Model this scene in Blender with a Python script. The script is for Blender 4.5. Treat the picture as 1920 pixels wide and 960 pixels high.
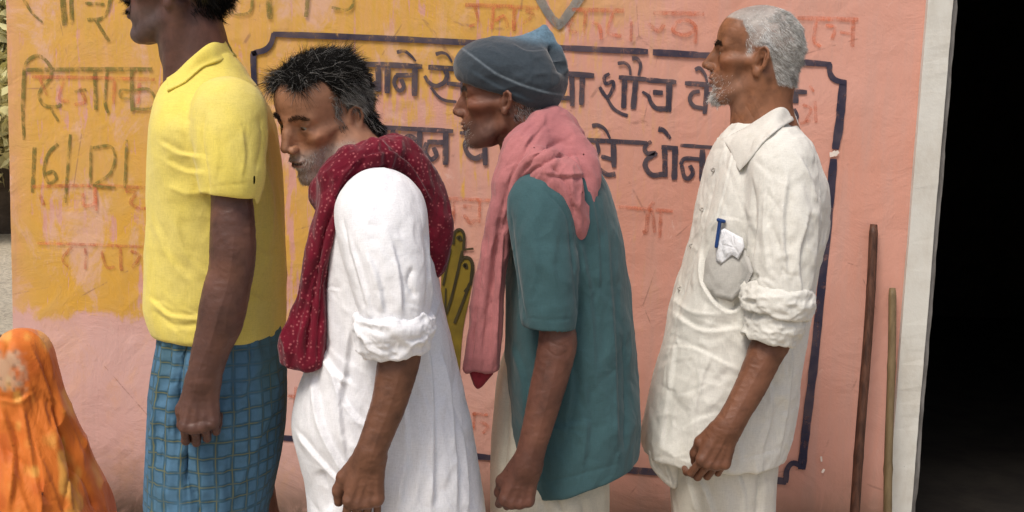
import bpy, math, random
import numpy as np
from mathutils import Vector, Matrix

random.seed(7)
rng = np.random.default_rng(7)
scene = bpy.context.scene
for o in list(bpy.data.objects):
    bpy.data.objects.remove(o, do_unlink=True)
col = scene.collection

# ------------------------------------------------------------------ camera
W_, H_, FPX = 1920.0, 960.0, 2060.0
CAM = np.array([0.0, -3.0, 1.38])
PITCH, ROLL = math.radians(7.0), math.radians(2.0)
Fv = np.array([0, math.cos(PITCH), -math.sin(PITCH)])
R0 = np.array([1.0, 0, 0]); U0 = np.array([0, math.sin(PITCH), math.cos(PITCH)])
Rv = R0 * math.cos(ROLL) + U0 * math.sin(ROLL)
Uv = U0 * math.cos(ROLL) - R0 * math.sin(ROLL)
cam_data = bpy.data.cameras.new('camera')
cam = bpy.data.objects.new('camera', cam_data); col.objects.link(cam)
cam_data.sensor_width = 36.0
cam_data.lens = 36.0 * FPX / W_
cam_data.clip_start = 0.05
cam_data.clip_end = 2000
cam.matrix_world = Matrix(((Rv[0], Uv[0], -Fv[0], CAM[0]), (Rv[1], Uv[1], -Fv[1], CAM[1]),
                           (Rv[2], Uv[2], -Fv[2], CAM[2]), (0, 0, 0, 1)))
scene.camera = cam

# ------------------------------------------------------------------ light
SUN_EL, SUN_AZ = math.radians(57), math.radians(212)      # azimuth measured from +Y clockwise
world = bpy.data.worlds.new('World'); scene.world = world
world.use_nodes = True
wn = world.node_tree.nodes; wl = world.node_tree.links
wn.clear()
sky = wn.new('ShaderNodeTexSky'); sky.sky_type = 'NISHITA'; sky.sun_disc = False
sky.sun_elevation = SUN_EL; sky.sun_rotation = SUN_AZ
sky.air_density = 1.0; sky.dust_density = 4.0; sky.ozone_density = 0.6
bgn = wn.new('ShaderNodeBackground'); bgn.inputs['Strength'].default_value = 0.08
won = wn.new('ShaderNodeOutputWorld')
wl.new(sky.outputs[0], bgn.inputs[0]); wl.new(bgn.outputs[0], won.inputs[0])
sun_d = bpy.data.lights.new('sun', 'SUN'); sun_d.energy = 1.4; sun_d.angle = math.radians(18)
sun_d.color = (1.0, 0.95, 0.87)
sun = bpy.data.objects.new('sun', sun_d); col.objects.link(sun)
sdir = Vector((math.sin(SUN_AZ) * math.cos(SUN_EL), math.cos(SUN_AZ) * math.cos(SUN_EL), math.sin(SUN_EL)))
sun.rotation_euler = sdir.to_track_quat('Z', 'Y').to_euler()
sun.location = sdir * 20

scene.render.engine = 'CYCLES'
scene.view_settings.view_transform = 'Standard'
scene.view_settings.look = 'None'
scene.view_settings.gamma = 1.0
scene.view_settings.use_curve_mapping = False
scene.view_settings.exposure = 0.77
scene.cycles.use_denoising = True
scene.cycles.max_bounces = 5
scene.cycles.transparent_max_bounces = 6
scene.render.resolution_x, scene.render.resolution_y = 1024, 512

# ------------------------------------------------------------------ helpers
def ray(px, py):
    return Fv + Rv * ((px - W_ / 2) / FPX) - Uv * ((py - H_ / 2) / FPX)
def at(px, py, Y):
    d = ray(px, py)
    return CAM + d * ((Y - CAM[1]) / d[1])
def mmpx(Y):
    return (Y - CAM[1]) / FPX
def project(V):
    q = V - CAM
    z = q @ Fv
    return W_ / 2 + FPX * (q @ Rv) / z, H_ / 2 - FPX * (q @ Uv) / z

def hexc(h):
    h = h.lstrip('#')
    c = [int(h[i:i + 2], 16) / 255 for i in (0, 2, 4)]
    return tuple((v / 12.92 if v <= 0.04045 else ((v + 0.055) / 1.055) ** 2.4) for v in c)

class Mat:
    """small node-graph writer"""
    def __init__(s, name):
        s.m = bpy.data.materials.new(name); s.m.use_nodes = True
        s.t = s.m.node_tree; s.n = s.t.nodes; s.l = s.t.links
        s.b = s.n['Principled BSDF']; s.out = s.n['Material Output']
        s.b.inputs['Roughness'].default_value = 0.8
        s.b.inputs['Specular IOR Level'].default_value = 0.25
    def node(s, kind, **kw):
        n = s.n.new(kind)
        for k, v in kw.items():
            setattr(n, k, v)
        return n
    def set(s, sock, v):
        if hasattr(v, 'is_output'):
            s.l.new(v, sock)
        elif isinstance(v, (tuple, list)) and len(v) == 3 and sock.type == 'RGBA':
            sock.default_value = (*v, 1)
        else:
            sock.default_value = v
    def coord(s, kind='Object'):
        return s.node('ShaderNodeTexCoord').outputs[kind]
    def mapping(s, vec, scale=(1, 1, 1), loc=(0, 0, 0), rot=(0, 0, 0)):
        m = s.node('ShaderNodeMapping'); s.l.new(vec, m.inputs[0])
        m.inputs['Scale'].default_value = scale; m.inputs['Location'].default_value = loc; m.inputs['Rotation'].default_value = rot
        return m.outputs[0]
    def noise(s, vec, scale=5, detail=4, rough=0.55, dist=0.0, out='Fac'):
        n = s.node('ShaderNodeTexNoise'); s.l.new(vec, n.inputs['Vector'])
        n.inputs['Scale'].default_value = scale; n.inputs['Detail'].default_value = detail
        n.inputs['Roughness'].default_value = rough; n.inputs['Distortion'].default_value = dist
        return n.outputs[out]
    def voronoi(s, vec, scale=5, feature='F1', rnd=1.0, out='Distance'):
        n = s.node('ShaderNodeTexVoronoi', feature=feature); s.l.new(vec, n.inputs['Vector'])
        n.inputs['Scale'].default_value = scale; n.inputs['Randomness'].default_value = rnd
        return n.outputs[out]
    def ramp(s, fac, stops):
        r = s.node('ShaderNodeValToRGB'); s.l.new(fac, r.inputs[0])
        e = r.color_ramp.elements
        while len(e) < len(stops): e.new(0.5)
        for i, (p, c) in enumerate(stops):
            e[i].position = p
            e[i].color = (*c, 1) if isinstance(c, (tuple, list)) else (c, c, c, 1)
        return r.outputs[0]
    def math(s, op, a, b=0.0, c=0.0, clamp=False):
        n = s.node('ShaderNodeMath', operation=op); n.use_clamp = clamp
        s.set(n.inputs[0], a); s.set(n.inputs[1], b); s.set(n.inputs[2], c)
        return n.outputs[0]
    def mix(s, fac, a, b, mode='MIX'):
        n = s.node('ShaderNodeMix', data_type='RGBA', blend_type=mode)
        s.set(n.inputs[0], fac); s.set(n.inputs[6], a); s.set(n.inputs[7], b)
        return n.outputs[2]
    def sep(s, vec):
        n = s.node('ShaderNodeSeparateXYZ'); s.l.new(vec, n.inputs[0]); return n.outputs
    def smooth(s, v, a, b):
        n = s.node('ShaderNodeMapRange', interpolation_type='SMOOTHSTEP')
        s.set(n.inputs[0], v); n.inputs[1].default_value = a; n.inputs[2].default_value = b
        return n.outputs[0]
    def attr(s, name, out='Color'):
        n = s.node('ShaderNodeAttribute'); n.attribute_name = name
        return n.outputs[out]
    def bump(s, h, strength=0.3, dist=0.002, prev=None):
        n = s.node('ShaderNodeBump'); s.l.new(h, n.inputs['Height'])
        n.inputs['Strength'].default_value = strength; n.inputs['Distance'].default_value = dist
        if prev is not None: s.l.new(prev, n.inputs['Normal'])
        return n.outputs[0]
    def done(s, color=None, rough=None, normal=None):
        if color is not None: s.set(s.b.inputs['Base Color'], color)
        if rough is not None: s.set(s.b.inputs['Roughness'], rough)
        if normal is not None: s.set(s.b.inputs['Normal'], normal)
        return s.m

def mesh_obj(name, V, F, mat=None, parent=None, smooth=True, colors=None, vecs=None):
    me = bpy.data.meshes.new(name)
    V = np.asarray(V, dtype=np.float32)
    if isinstance(F, np.ndarray):
        nf, k = F.shape
        me.vertices.add(len(V)); me.vertices.foreach_set('co', V.ravel())
        me.loops.add(nf * k); me.loops.foreach_set('vertex_index', F.astype(np.int32).ravel())
        me.polygons.add(nf); me.polygons.foreach_set('loop_start', np.arange(nf, dtype=np.int32) * k)
        me.update(calc_edges=True)
    else:
        me.from_pydata([tuple(map(float, v)) for v in V], [], F); me.update()
    if smooth and len(me.polygons):
        me.polygons.foreach_set('use_smooth', np.ones(len(me.polygons), dtype=bool))
    if colors is not None:
        a = me.color_attributes.new('Col', 'FLOAT_COLOR', 'POINT')
        c4 = np.ones((len(V), 4), dtype=np.float32); c4[:, :3] = colors
        a.data.foreach_set('color', c4.ravel())
    if vecs is not None:
        a = me.attributes.new('Cloth', 'FLOAT_VECTOR', 'POINT')
        a.data.foreach_set('vector', np.asarray(vecs, dtype=np.float32).ravel())
    if mat is not None: me.materials.append(mat)
    o = bpy.data.objects.new(name, me); col.objects.link(o)
    if parent is not None: o.parent = parent
    return o
def empty(name, loc=(0, 0, 0)):
    o = bpy.data.objects.new(name, None); col.objects.link(o); o.location = loc
    return o
def tag(o, label=None, cat=None, group=None, kind=None):
    if label: o['label'] = label
    if cat: o['category'] = cat
    if group: o['group'] = group
    if kind: o['kind'] = kind
    return o
def keep_world(o, parent):
    """parent without moving: parents here are plain translated Empties"""
    o.parent = parent
    o.matrix_parent_inverse = Matrix.Translation(-Vector(parent.location))
    return o
def boxes(name, lst, mat, parent=None):
    V, F = [], []
    for (x0, x1, y0, y1, z0, z1) in lst:
        b = len(V)
        V += [(x0, y0, z0), (x1, y0, z0), (x1, y1, z0), (x0, y1, z0), (x0, y0, z1), (x1, y0, z1), (x1, y1, z1), (x0, y1, z1)]
        F += [[b + i for i in f] for f in ((0, 3, 2, 1), (4, 5, 6, 7), (0, 1, 5, 4), (1, 2, 6, 5), (2, 3, 7, 6), (3, 0, 4, 7))]
    return mesh_obj(name, V, F, mat, parent, smooth=False)

# numpy value noise -----------------------------------------------------------
def _hash(ix, iy, iz, seed):
    n = (ix * 374761393 + iy * 668265263 + iz * 2147483647 + seed * 1274126177) & 0xFFFFFFFF
    n = ((n ^ (n >> 13)) * 1274126177) & 0xFFFFFFFF
    n = n ^ (n >> 16)
    return (n & 0xFFFF) / 32767.5 - 1.0
def vnoise(P, seed=0):
    P = np.asarray(P, dtype=np.float64)
    i = np.floor(P).astype(np.int64); f = P - i
    u = f * f * f * (f * (f * 6 - 15) + 10)
    r = 0
    for dx in (0, 1):
        wx = u[:, 0] if dx else 1 - u[:, 0]
        for dy in (0, 1):
            wy = u[:, 1] if dy else 1 - u[:, 1]
            for dz in (0, 1):
                wz = u[:, 2] if dz else 1 - u[:, 2]
                r = r + wx * wy * wz * _hash(i[:, 0] + dx, i[:, 1] + dy, i[:, 2] + dz, seed)
    return r
def fbm(P, seed=0, oct=3):
    r, a = 0, 1.0
    for k in range(oct):
        r = r + a * vnoise(P * (2.03 ** k) + 17.3 * k, seed + k); a *= 0.5
    return r
def sstep(x, a, b):
    t = np.clip((x - a) / (b - a), 0, 1)
    return t * t * (3 - 2 * t)

# ------------------------------------------------------------------ implicit surfaces
class Frame:
    def __init__(s, o, R, sc):
        s.o, s.R, s.sc = np.asarray(o, float), np.asarray(R, float), sc
    def w(s, p):
        return s.o + s.R @ (np.asarray(p, float) * s.sc)
    def local(s, V):
        return ((V - s.o) @ s.R) / s.sc
class Field:
    def __init__(s): s.ops = []
    def _add(s, fn, lo, hi, k, mode, frame):
        s.ops.append((fn, np.asarray(lo) - k - 0.004, np.asarray(hi) + k + 0.004, k, mode, frame))
    def _bb(s, pts, r, frame):
        pts = np.asarray(pts, float)
        if frame is not None:
            pts = np.array([frame.w(p) for p in pts]); r = r * frame.sc
        return pts.min(0) - r, pts.max(0) + r
    def ell(s, c, r, k=0.01, mode='u', frame=None, R=None):
        c = np.asarray(c, float); r = np.asarray(r, float)
        if np.ndim(r) == 0: r = np.array([r, r, r], float)
        lo, hi = s._bb([c], float(r.max()), frame)
        def fn(X, Y, Z):
            x, y, z = X - c[0], Y - c[1], Z - c[2]
            if R is not None:
                x, y, z = (R[0, 0] * x + R[1, 0] * y + R[2, 0] * z, R[0, 1] * x + R[1, 1] * y + R[2, 1] * z,
                           R[0, 2] * x + R[1, 2] * y + R[2, 2] * z)
            q0 = np.sqrt((x / r[0]) ** 2 + (y / r[1]) ** 2 + (z / r[2]) ** 2)
            q1 = np.sqrt((x / r[0] ** 2) ** 2 + (y / r[1] ** 2) ** 2 + (z / r[2] ** 2) ** 2)
            return q0 * (q0 - 1) / np.maximum(q1, 1e-9)
        s._add(fn, lo, hi, k, mode, frame)
    def cone(s, a, b, ra, rb, k=0.01, mode='u', frame=None):
        a = np.asarray(a, float); b = np.asarray(b, float); ba = b - a; L = max(float(ba @ ba), 1e-12)
        lo, hi = s._bb([a, b], max(ra, rb), frame)
        def fn(X, Y, Z):
            x, y, z = X - a[0], Y - a[1], Z - a[2]
            h = np.clip((x * ba[0] + y * ba[1] + z * ba[2]) / L, 0, 1)
            return np.sqrt((x - h * ba[0]) ** 2 + (y - h * ba[1]) ** 2 + (z - h * ba[2]) ** 2) - (ra + (rb - ra) * h)
        s._add(fn, lo, hi, k, mode, frame)
    def tube(s, pts, rad, k=0.01, mode='u', frame=None, sub=4):
        pts, rad = smooth_path(pts, rad, sub)
        for i in range(len(pts) - 1):
            s.cone(pts[i], pts[i + 1], rad[i], rad[i + 1], k, mode, frame)
    def plane(s, p, n, mode='s', k=0.002, lo=(-9, -9, -9), hi=(9, 9, 9)):
        """half-space on the side of n (n points out of the removed part's inside)"""
        p = np.asarray(p, float); n = np.asarray(n, float); n = n / np.linalg.norm(n)
        s._add(lambda X, Y, Z: (X - p[0]) * n[0] + (Y - p[1]) * n[1] + (Z - p[2]) * n[2], lo, hi, k, mode, None)
    def loft(s, rows, k=0.01, mode='u', p=2.3, rnd=0.012):
        """rows: (z, cx, a, cy, b), any order; elliptical sections"""
        T = np.array(sorted(rows), float)
        n = 90
        zz = np.linspace(T[0, 0], T[-1, 0], n)
        C = [pchip(T[:, 0], T[:, i], zz) for i in range(1, 5)]
        lo = [float((C[0] - C[1]).min()), float((C[2] - C[3]).min()), zz[0]]
        hi = [float((C[0] + C[1]).max()), float((C[2] + C[3]).max()), zz[-1]]
        def fn(X, Y, Z):
            cx, a, cy, b = (np.interp(Z, zz, c) for c in C)
            q = (np.abs((X - cx) / a) ** p + np.abs((Y - cy) / b) ** p) ** (1 / p)
            d = (q - 1) * np.minimum(a, b)
            e = np.maximum(Z - zz[-1], zz[0] - Z)
            h = np.maximum(rnd - np.abs(d - e), 0) / rnd
            return np.maximum(d, e) + h * h * rnd / 4
        s._add(fn, lo, hi, k, mode, None)
    def shell(s, a, b, ra, rb, th, sq=1.0, k=0.004, mode='u'):
        """thin open band of cloth round the axis a-b"""
        a = np.asarray(a, float); b = np.asarray(b, float); L = np.linalg.norm(b - a); ax = (b - a) / L
        e1 = np.cross(ax, [0, 1, 0]); e1 /= np.linalg.norm(e1); e2 = np.cross(ax, e1)
        R = max(ra, rb) * max(1, sq) + th + 0.01
        lo = np.minimum(a, b) - R; hi = np.maximum(a, b) + R
        def fn(X, Y, Z):
            x, y, z = X - a[0], Y - a[1], Z - a[2]
            t = x * ax[0] + y * ax[1] + z * ax[2]
            u = x * e1[0] + y * e1[1] + z * e1[2]; v = (x * e2[0] + y * e2[1] + z * e2[2]) / sq
            h = np.clip(t / L, 0, 1)
            rho = np.sqrt(u * u + v * v) - (ra + (rb - ra) * h) - 0.10 * ra * np.sin(h * math.pi)
            o = np.maximum(np.maximum(t - L, -t), 0)
            return np.sqrt(rho * rho + o * o) - th
        s._add(fn, lo, hi, k, mode, None)
    def sub(s, g, k=0.012):
        us = [o for o in g.ops if o[4] == 'u']
        lo = np.min([o[1] for o in us], 0); hi = np.max([o[2] for o in us], 0)
        def fn(X, Y, Z):
            l = np.array([X.min(), Y.min(), Z.min()]); h = np.array([X.max(), Y.max(), Z.max()])
            return g.eval(X, Y, Z, l, h)
        s._add(fn, lo, hi, k, 'u', None)
    def eval(s, X, Y, Z, lo, hi):
        shp = np.broadcast(X, Y, Z).shape
        d = np.full(shp, 0.5)
        cache = {}
        for fn, l, h, k, mode, fr in s.ops:
            if np.any(l > hi) or np.any(h < lo): continue
            if fr is None:
                v = fn(X, Y, Z)
            else:
                if fr not in cache:
                    x, y, z = X - fr.o[0], Y - fr.o[1], Z - fr.o[2]; R = fr.R
                    cache[fr] = tuple((R[0, i] * x + R[1, i] * y + R[2, i] * z) / fr.sc for i in range(3))
                v = fn(*cache[fr]) * fr.sc
            if mode == 'u':
                hh = np.maximum(k - np.abs(d - v), 0) / k
                d = np.minimum(d, v) - hh * hh * k / 4
            elif mode == 's':
                hh = np.maximum(k - np.abs(d + v), 0) / k
                d = np.maximum(d, -v) + hh * hh * k / 4
            else:
                hh = np.maximum(k - np.abs(d - v), 0) / k
                d = np.maximum(d, v) + hh * hh * k / 4
        return d
    def hit(s, px, py, off=0.005, t0=1.2, t1=3.4):
        """first point of the surface along a line of sight, lifted by off"""
        d = ray(px, py)
        t = np.linspace(t0, t1, 1600)
        P = CAM + d * t[:, None]
        v = s.eval(P[:, 0], P[:, 1], P[:, 2], P.min(0), P.max(0))
        i = int(np.argmax(v < 0)) if (v < 0).any() else int(np.argmin(v))
        return P[i] - d / np.linalg.norm(d) * off
    def mesh(s, vox, lo=None, hi=None, smooth=1):
        us = [o for o in s.ops if o[4] == 'u']
        L = np.min([o[1] for o in us], 0) if lo is None else np.asarray(lo)
        Hh = np.max([o[2] for o in us], 0) if hi is None else np.asarray(hi)
        N = 20
        org = L - vox * 2
        dims = np.ceil((Hh - org) / vox).astype(int) + 3
        nb = -(-dims // N)
        IDS, POS, Q = [], [], []
        G = 1 << 20
        corners = np.array([(i, j, k) for i in (0, 1) for j in (0, 1) for k in (0, 1)])
        edges = [(a, b) for a in range(8) for b in range(a + 1, 8) if np.abs(corners[a] - corners[b]).sum() == 1]
        for bi in range(nb[0]):
            for bj in range(nb[1]):
                for bk in range(nb[2]):
                    i0 = np.array([bi, bj, bk]) * N
                    lo_ = org + (i0 - 1) * vox; hi_ = org + (i0 + N) * vox
                    if not any(not (np.any(o[1] > hi_) or np.any(o[2] < lo_)) for o in us): continue
                    c = (lo_ + hi_) / 2
                    dc = s.eval(np.array(c[0]).reshape(1, 1, 1), np.array(c[1]).reshape(1, 1, 1), np.array(c[2]).reshape(1, 1, 1), lo_, hi_)
                    if abs(float(dc.ravel()[0])) > 1.25 * np.linalg.norm(hi_ - lo_) / 2 + 0.02: continue
                    X = (org[0] + (np.arange(i0[0] - 1, i0[0] + N + 1)) * vox).reshape(-1, 1, 1)
                    Y = (org[1] + (np.arange(i0[1] - 1, i0[1] + N + 1)) * vox).reshape(1, -1, 1)
                    Z = (org[2] + (np.arange(i0[2] - 1, i0[2] + N + 1)) * vox).reshape(1, 1, -1)
                    d = s.eval(X, Y, Z, lo_, hi_)
                    ins = d < 0
                    if ins.all() or not ins.any(): continue
                    M = N + 1
                    cnt = np.zeros((M, M, M), dtype=np.int8)
                    for (a, b, c_) in corners:
                        cnt += ins[a:a + M, b:b + M, c_:c_ + M]
                    ci = np.argwhere((cnt > 0) & (cnt < 8))
                    if not len(ci): continue
                    val = np.stack([d[ci[:, 0] + a, ci[:, 1] + b, ci[:, 2] + c_] for (a, b, c_) in corners], 1)
                    acc = np.zeros((len(ci), 3)); num = np.zeros(len(ci))
                    for (a, b) in edges:
                        va, vb = val[:, a], val[:, b]
                        m = (va < 0) != (vb < 0)
                        t = np.where(m, va / np.where(m, va - vb, 1), 0)
                        p = corners[a] + t[:, None] * (corners[b] - corners[a])
                        acc += p * m[:, None]; num += m
                    pos = org + (ci + i0 - 1 + acc / num[:, None]) * vox
                    g = ci + i0
                    IDS.append((g[:, 0].astype(np.int64) * G + g[:, 1]) * G + g[:, 2]); POS.append(pos)
                    for ax in range(3):
                        sl0 = [slice(1, N + 1)] * 3; sl1 = list(sl0); sl1[ax] = slice(2, N + 2)
                        A, B = ins[tuple(sl0)], ins[tuple(sl1)]
                        e = np.argwhere(A != B)
                        if not len(e): continue
                        sg = A[e[:, 0], e[:, 1], e[:, 2]]
                        e = e + 1
                        u, v = (ax + 1) % 3, (ax + 2) % 3
                        qs = []
                        for (du, dv) in ((1, 1), (0, 1), (0, 0), (1, 0)):
                            q = e.copy(); q[:, u] -= du; q[:, v] -= dv
                            q = q + i0
                            qs.append((q[:, 0].astype(np.int64) * G + q[:, 1]) * G + q[:, 2])
                        qs = np.stack(qs, 1)
                        qs[~sg] = qs[~sg][:, ::-1]
                        Q.append(qs)
        ids = np.concatenate(IDS); pos = np.concatenate(POS); Q = np.concatenate(Q)
        uid, first = np.unique(ids, return_index=True)
        V = pos[first]; F = np.searchsorted(uid, Q)
        F = np.clip(F, 0, len(uid) - 1)
        for _ in range(smooth):
            V = laplace(V, F, 0.5)
        return V, F
def largest(V, F):
    """drop crumbs that came loose from the main piece"""
    lab = np.arange(len(V))
    while True:
        m = lab[F].min(1)
        new = lab.copy()
        for c in range(F.shape[1]):
            np.minimum.at(new, F[:, c], m)
        new = new[new]
        if (new == lab).all(): break
        lab = new
    ids, cnt = np.unique(lab, return_counts=True)
    if len(ids) == 1: return V, F
    keep = lab == ids[np.argmax(cnt)]
    idx = np.cumsum(keep) - 1
    F = F[keep[F].all(1)]
    return V[keep], idx[F]
def laplace(V, F, w):
    n = len(V)
    a = F.ravel(); b = np.roll(F, -1, 1).ravel()
    cnt = np.bincount(a, minlength=n) + np.bincount(b, minlength=n)
    out = np.empty_like(V)
    for i in range(3):
        out[:, i] = np.bincount(a, V[b, i], n) + np.bincount(b, V[a, i], n)
    out /= np.maximum(cnt, 1)[:, None]
    return V * (1 - w) + out * w
def normals(V, F):
    p = V[F]
    fn = np.cross(p[:, 2] - p[:, 0], p[:, 3] - p[:, 1])
    N = np.zeros_like(V)
    for c in range(F.shape[1]):
        for i in range(3):
            N[:, i] += np.bincount(F[:, c], fn[:, i], len(V))
    return N / np.maximum(np.linalg.norm(N, axis=1), 1e-12)[:, None]
def pchip(x, y, xi):
    h = np.diff(x); dl = np.diff(y) / h
    m = np.zeros(len(x)); m[0], m[-1] = dl[0], dl[-1]
    for i in range(1, len(x) - 1):
        if dl[i - 1] * dl[i] > 0:
            w1, w2 = 2 * h[i] + h[i - 1], h[i] + 2 * h[i - 1]
            m[i] = (w1 + w2) / (w1 / dl[i - 1] + w2 / dl[i])
    k = np.clip(np.searchsorted(x, xi) - 1, 0, len(x) - 2)
    t = (xi - x[k]) / h[k]
    return ((1 + 2 * t) * (1 - t) ** 2 * y[k] + t * (1 - t) ** 2 * h[k] * m[k] + t * t * (3 - 2 * t) * y[k + 1] + t * t * (t - 1) * h[k] * m[k + 1])
def smooth_path(pts, rad, sub):
    pts = np.asarray(pts, float); rad = np.asarray(rad, float)
    if len(pts) < 3 or sub <= 1: return pts, rad
    t = np.arange(len(pts)); ti = np.linspace(0, len(pts) - 1, (len(pts) - 1) * sub + 1)
    P = np.zeros((len(ti), 3))
    for i in range(3):
        y = pts[:, i]; m = np.gradient(y)
        k = np.clip(ti.astype(int), 0, len(pts) - 2); u = ti - k
        P[:, i] = (1 + 2 * u) * (1 - u) ** 2 * y[k] + u * (1 - u) ** 2 * m[k] + u * u * (3 - 2 * u) * y[k + 1] + u * u * (u - 1) * m[k + 1]
    return P, np.interp(ti, t, rad)

# creases: folds of cloth worked into the near side of a garment ---------------
def seg_dist(u, v, pts):
    best = np.full(len(u), 1e9); sgn = np.zeros(len(u)); tt = np.zeros(len(u))
    pts = np.asarray(pts, float); n = len(pts) - 1
    for i in range(n):
        ax, ay = pts[i]; bx, by = pts[i + 1]
        dx, dy = bx - ax, by - ay; L = dx * dx + dy * dy + 1e-9
        h = np.clip(((u - ax) * dx + (v - ay) * dy) / L, 0, 1)
        ex, ey = u - ax - h * dx, v - ay - h * dy
        d = np.hypot(ex, ey)
        m = d < best
        best = np.where(m, d, best); sgn = np.where(m, np.sign(dx * ey - dy * ex), sgn); tt = np.where(m, (i + h) / n, tt)
    return best, sgn, tt
def crease(V, F, lst):
    """lst: (points, width, depth in m, kind) ; kind v valley, r ridge, f step"""
    N = normals(V, F)
    u, v = project(V)
    tc = CAM - V; tc /= np.linalg.norm(tc, axis=1)[:, None]
    near = sstep((N * tc).sum(1), -0.05, 0.22)
    disp = np.zeros(len(V))
    for pts, w, amp, kind in lst:
        P = np.array(smooth_path([(x, y, 0) for x, y in pts], np.ones(len(pts)), 5)[0])[:, :2]
        m = (u > P[:, 0].min() - 4 * w) & (u < P[:, 0].max() + 4 * w) & (v > P[:, 1].min() - 4 * w) & (v < P[:, 1].max() + 4 * w)
        if not m.any(): continue
        d, sg, t = seg_dist(u[m], v[m], P)
        end = np.minimum(sstep(t, -0.02, 0.16), sstep(1 - t, -0.02, 0.16)) * 0.85 + 0.15
        g = np.exp(-1.25 * d / w) * end
        if kind == 'v': q = -amp * g
        elif kind == 'r': q = amp * g
        else: q = amp * np.where(sg > 0, np.exp(-1.1 * d / w), -0.55 * np.exp(-(d / (1.5 * w)) ** 2)) * (1 - np.exp(-(d / (0.22 * w)) ** 2)) * end
        disp[m] += q
    return V + N * (disp * near)[:, None]
def rc(box, n, ang, length, w, amp, seed, kinds='fvr'):
    """a scatter of small tension creases inside a picture box of a garment"""
    r = np.random.default_rng(seed); out = []
    for i in range(n):
        x, y = r.uniform(box[0], box[2]), r.uniform(box[1], box[3])
        a = math.radians(r.normal(ang[0], ang[1])); L = r.uniform(*length) / 2; c = r.normal(0, 0.22) * L
        dx, dy = math.cos(a), math.sin(a)
        out.append(([(x - dx * L, y - dy * L), (x - dy * c, y + dx * c), (x + dx * L, y + dy * L)], r.uniform(*w) * 1.15, r.uniform(*amp) * (0.5 if 30 < seed < 40 else 0.72 if seed > 60 else 0.42), kinds[r.integers(len(kinds))]))
    return out
def wrinkle(V, F, amp, scale, seed=0, warp=0.4, ridged=True):
    N = normals(V, F)
    P = V * np.asarray(scale, float)
    P = P + warp * np.stack([vnoise(P * 0.6 + 5.1, seed + 9), vnoise(P * 0.6 + 11.7, seed + 10), vnoise(P * 0.6 + 23.9, seed + 11)], 1)
    n = vnoise(P, seed) + 0.45 * vnoise(P * 2.1 + 3.3, seed + 1)
    if ridged: n = 1 - 2.2 * np.abs(n)
    return V + N * (amp * n)[:, None]

# ------------------------------------------------------------------ materials
def skin_mat(name):
    m = Mat(name)
    c = m.coord()
    n = m.noise(c, 38, 5, 0.6)
    big = m.noise(c, 9, 3, 0.5)
    base = m.attr('Col')
    colr = m.mix(m.math('MULTIPLY', m.smooth(n, 0.45, 0.75), 0.35), base, (0.02, 0.008, 0.005))
    colr = m.mix(m.math('MULTIPLY', m.smooth(big, 0.45, 0.7), 0.25), colr, (0.30, 0.13, 0.075))
    b = m.bump(m.noise(c, 420, 3, 0.6), 0.25, 0.0012)
    b = m.bump(m.noise(c, 85, 5, 0.65), 0.35, 0.003, b)
    m.b.inputs['Subsurface Weight'].default_value = 0.0
    m.b.inputs['Subsurface Radius'].default_value = (0.012, 0.005, 0.003)
    m.b.inputs['Specular IOR Level'].default_value = 0.36
    return m.done(colr, m.ramp(n, [(0.3, 0.40), (0.7, 0.58)]), b)
SKIN = skin_mat('weathered_skin')
def hair_mat():
    m = Mat('hair_strands')
    m.b.inputs['Specular IOR Level'].default_value = 0.12
    return m.done(m.attr('Col'), 0.6)
HAIR = hair_mat()
def eye_mat():
    m = Mat('eyeball'); m.b.inputs['Specular IOR Level'].default_value = 0.6
    return m.done(m.attr('Col'), 0.12)
EYE = eye_mat()
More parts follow.
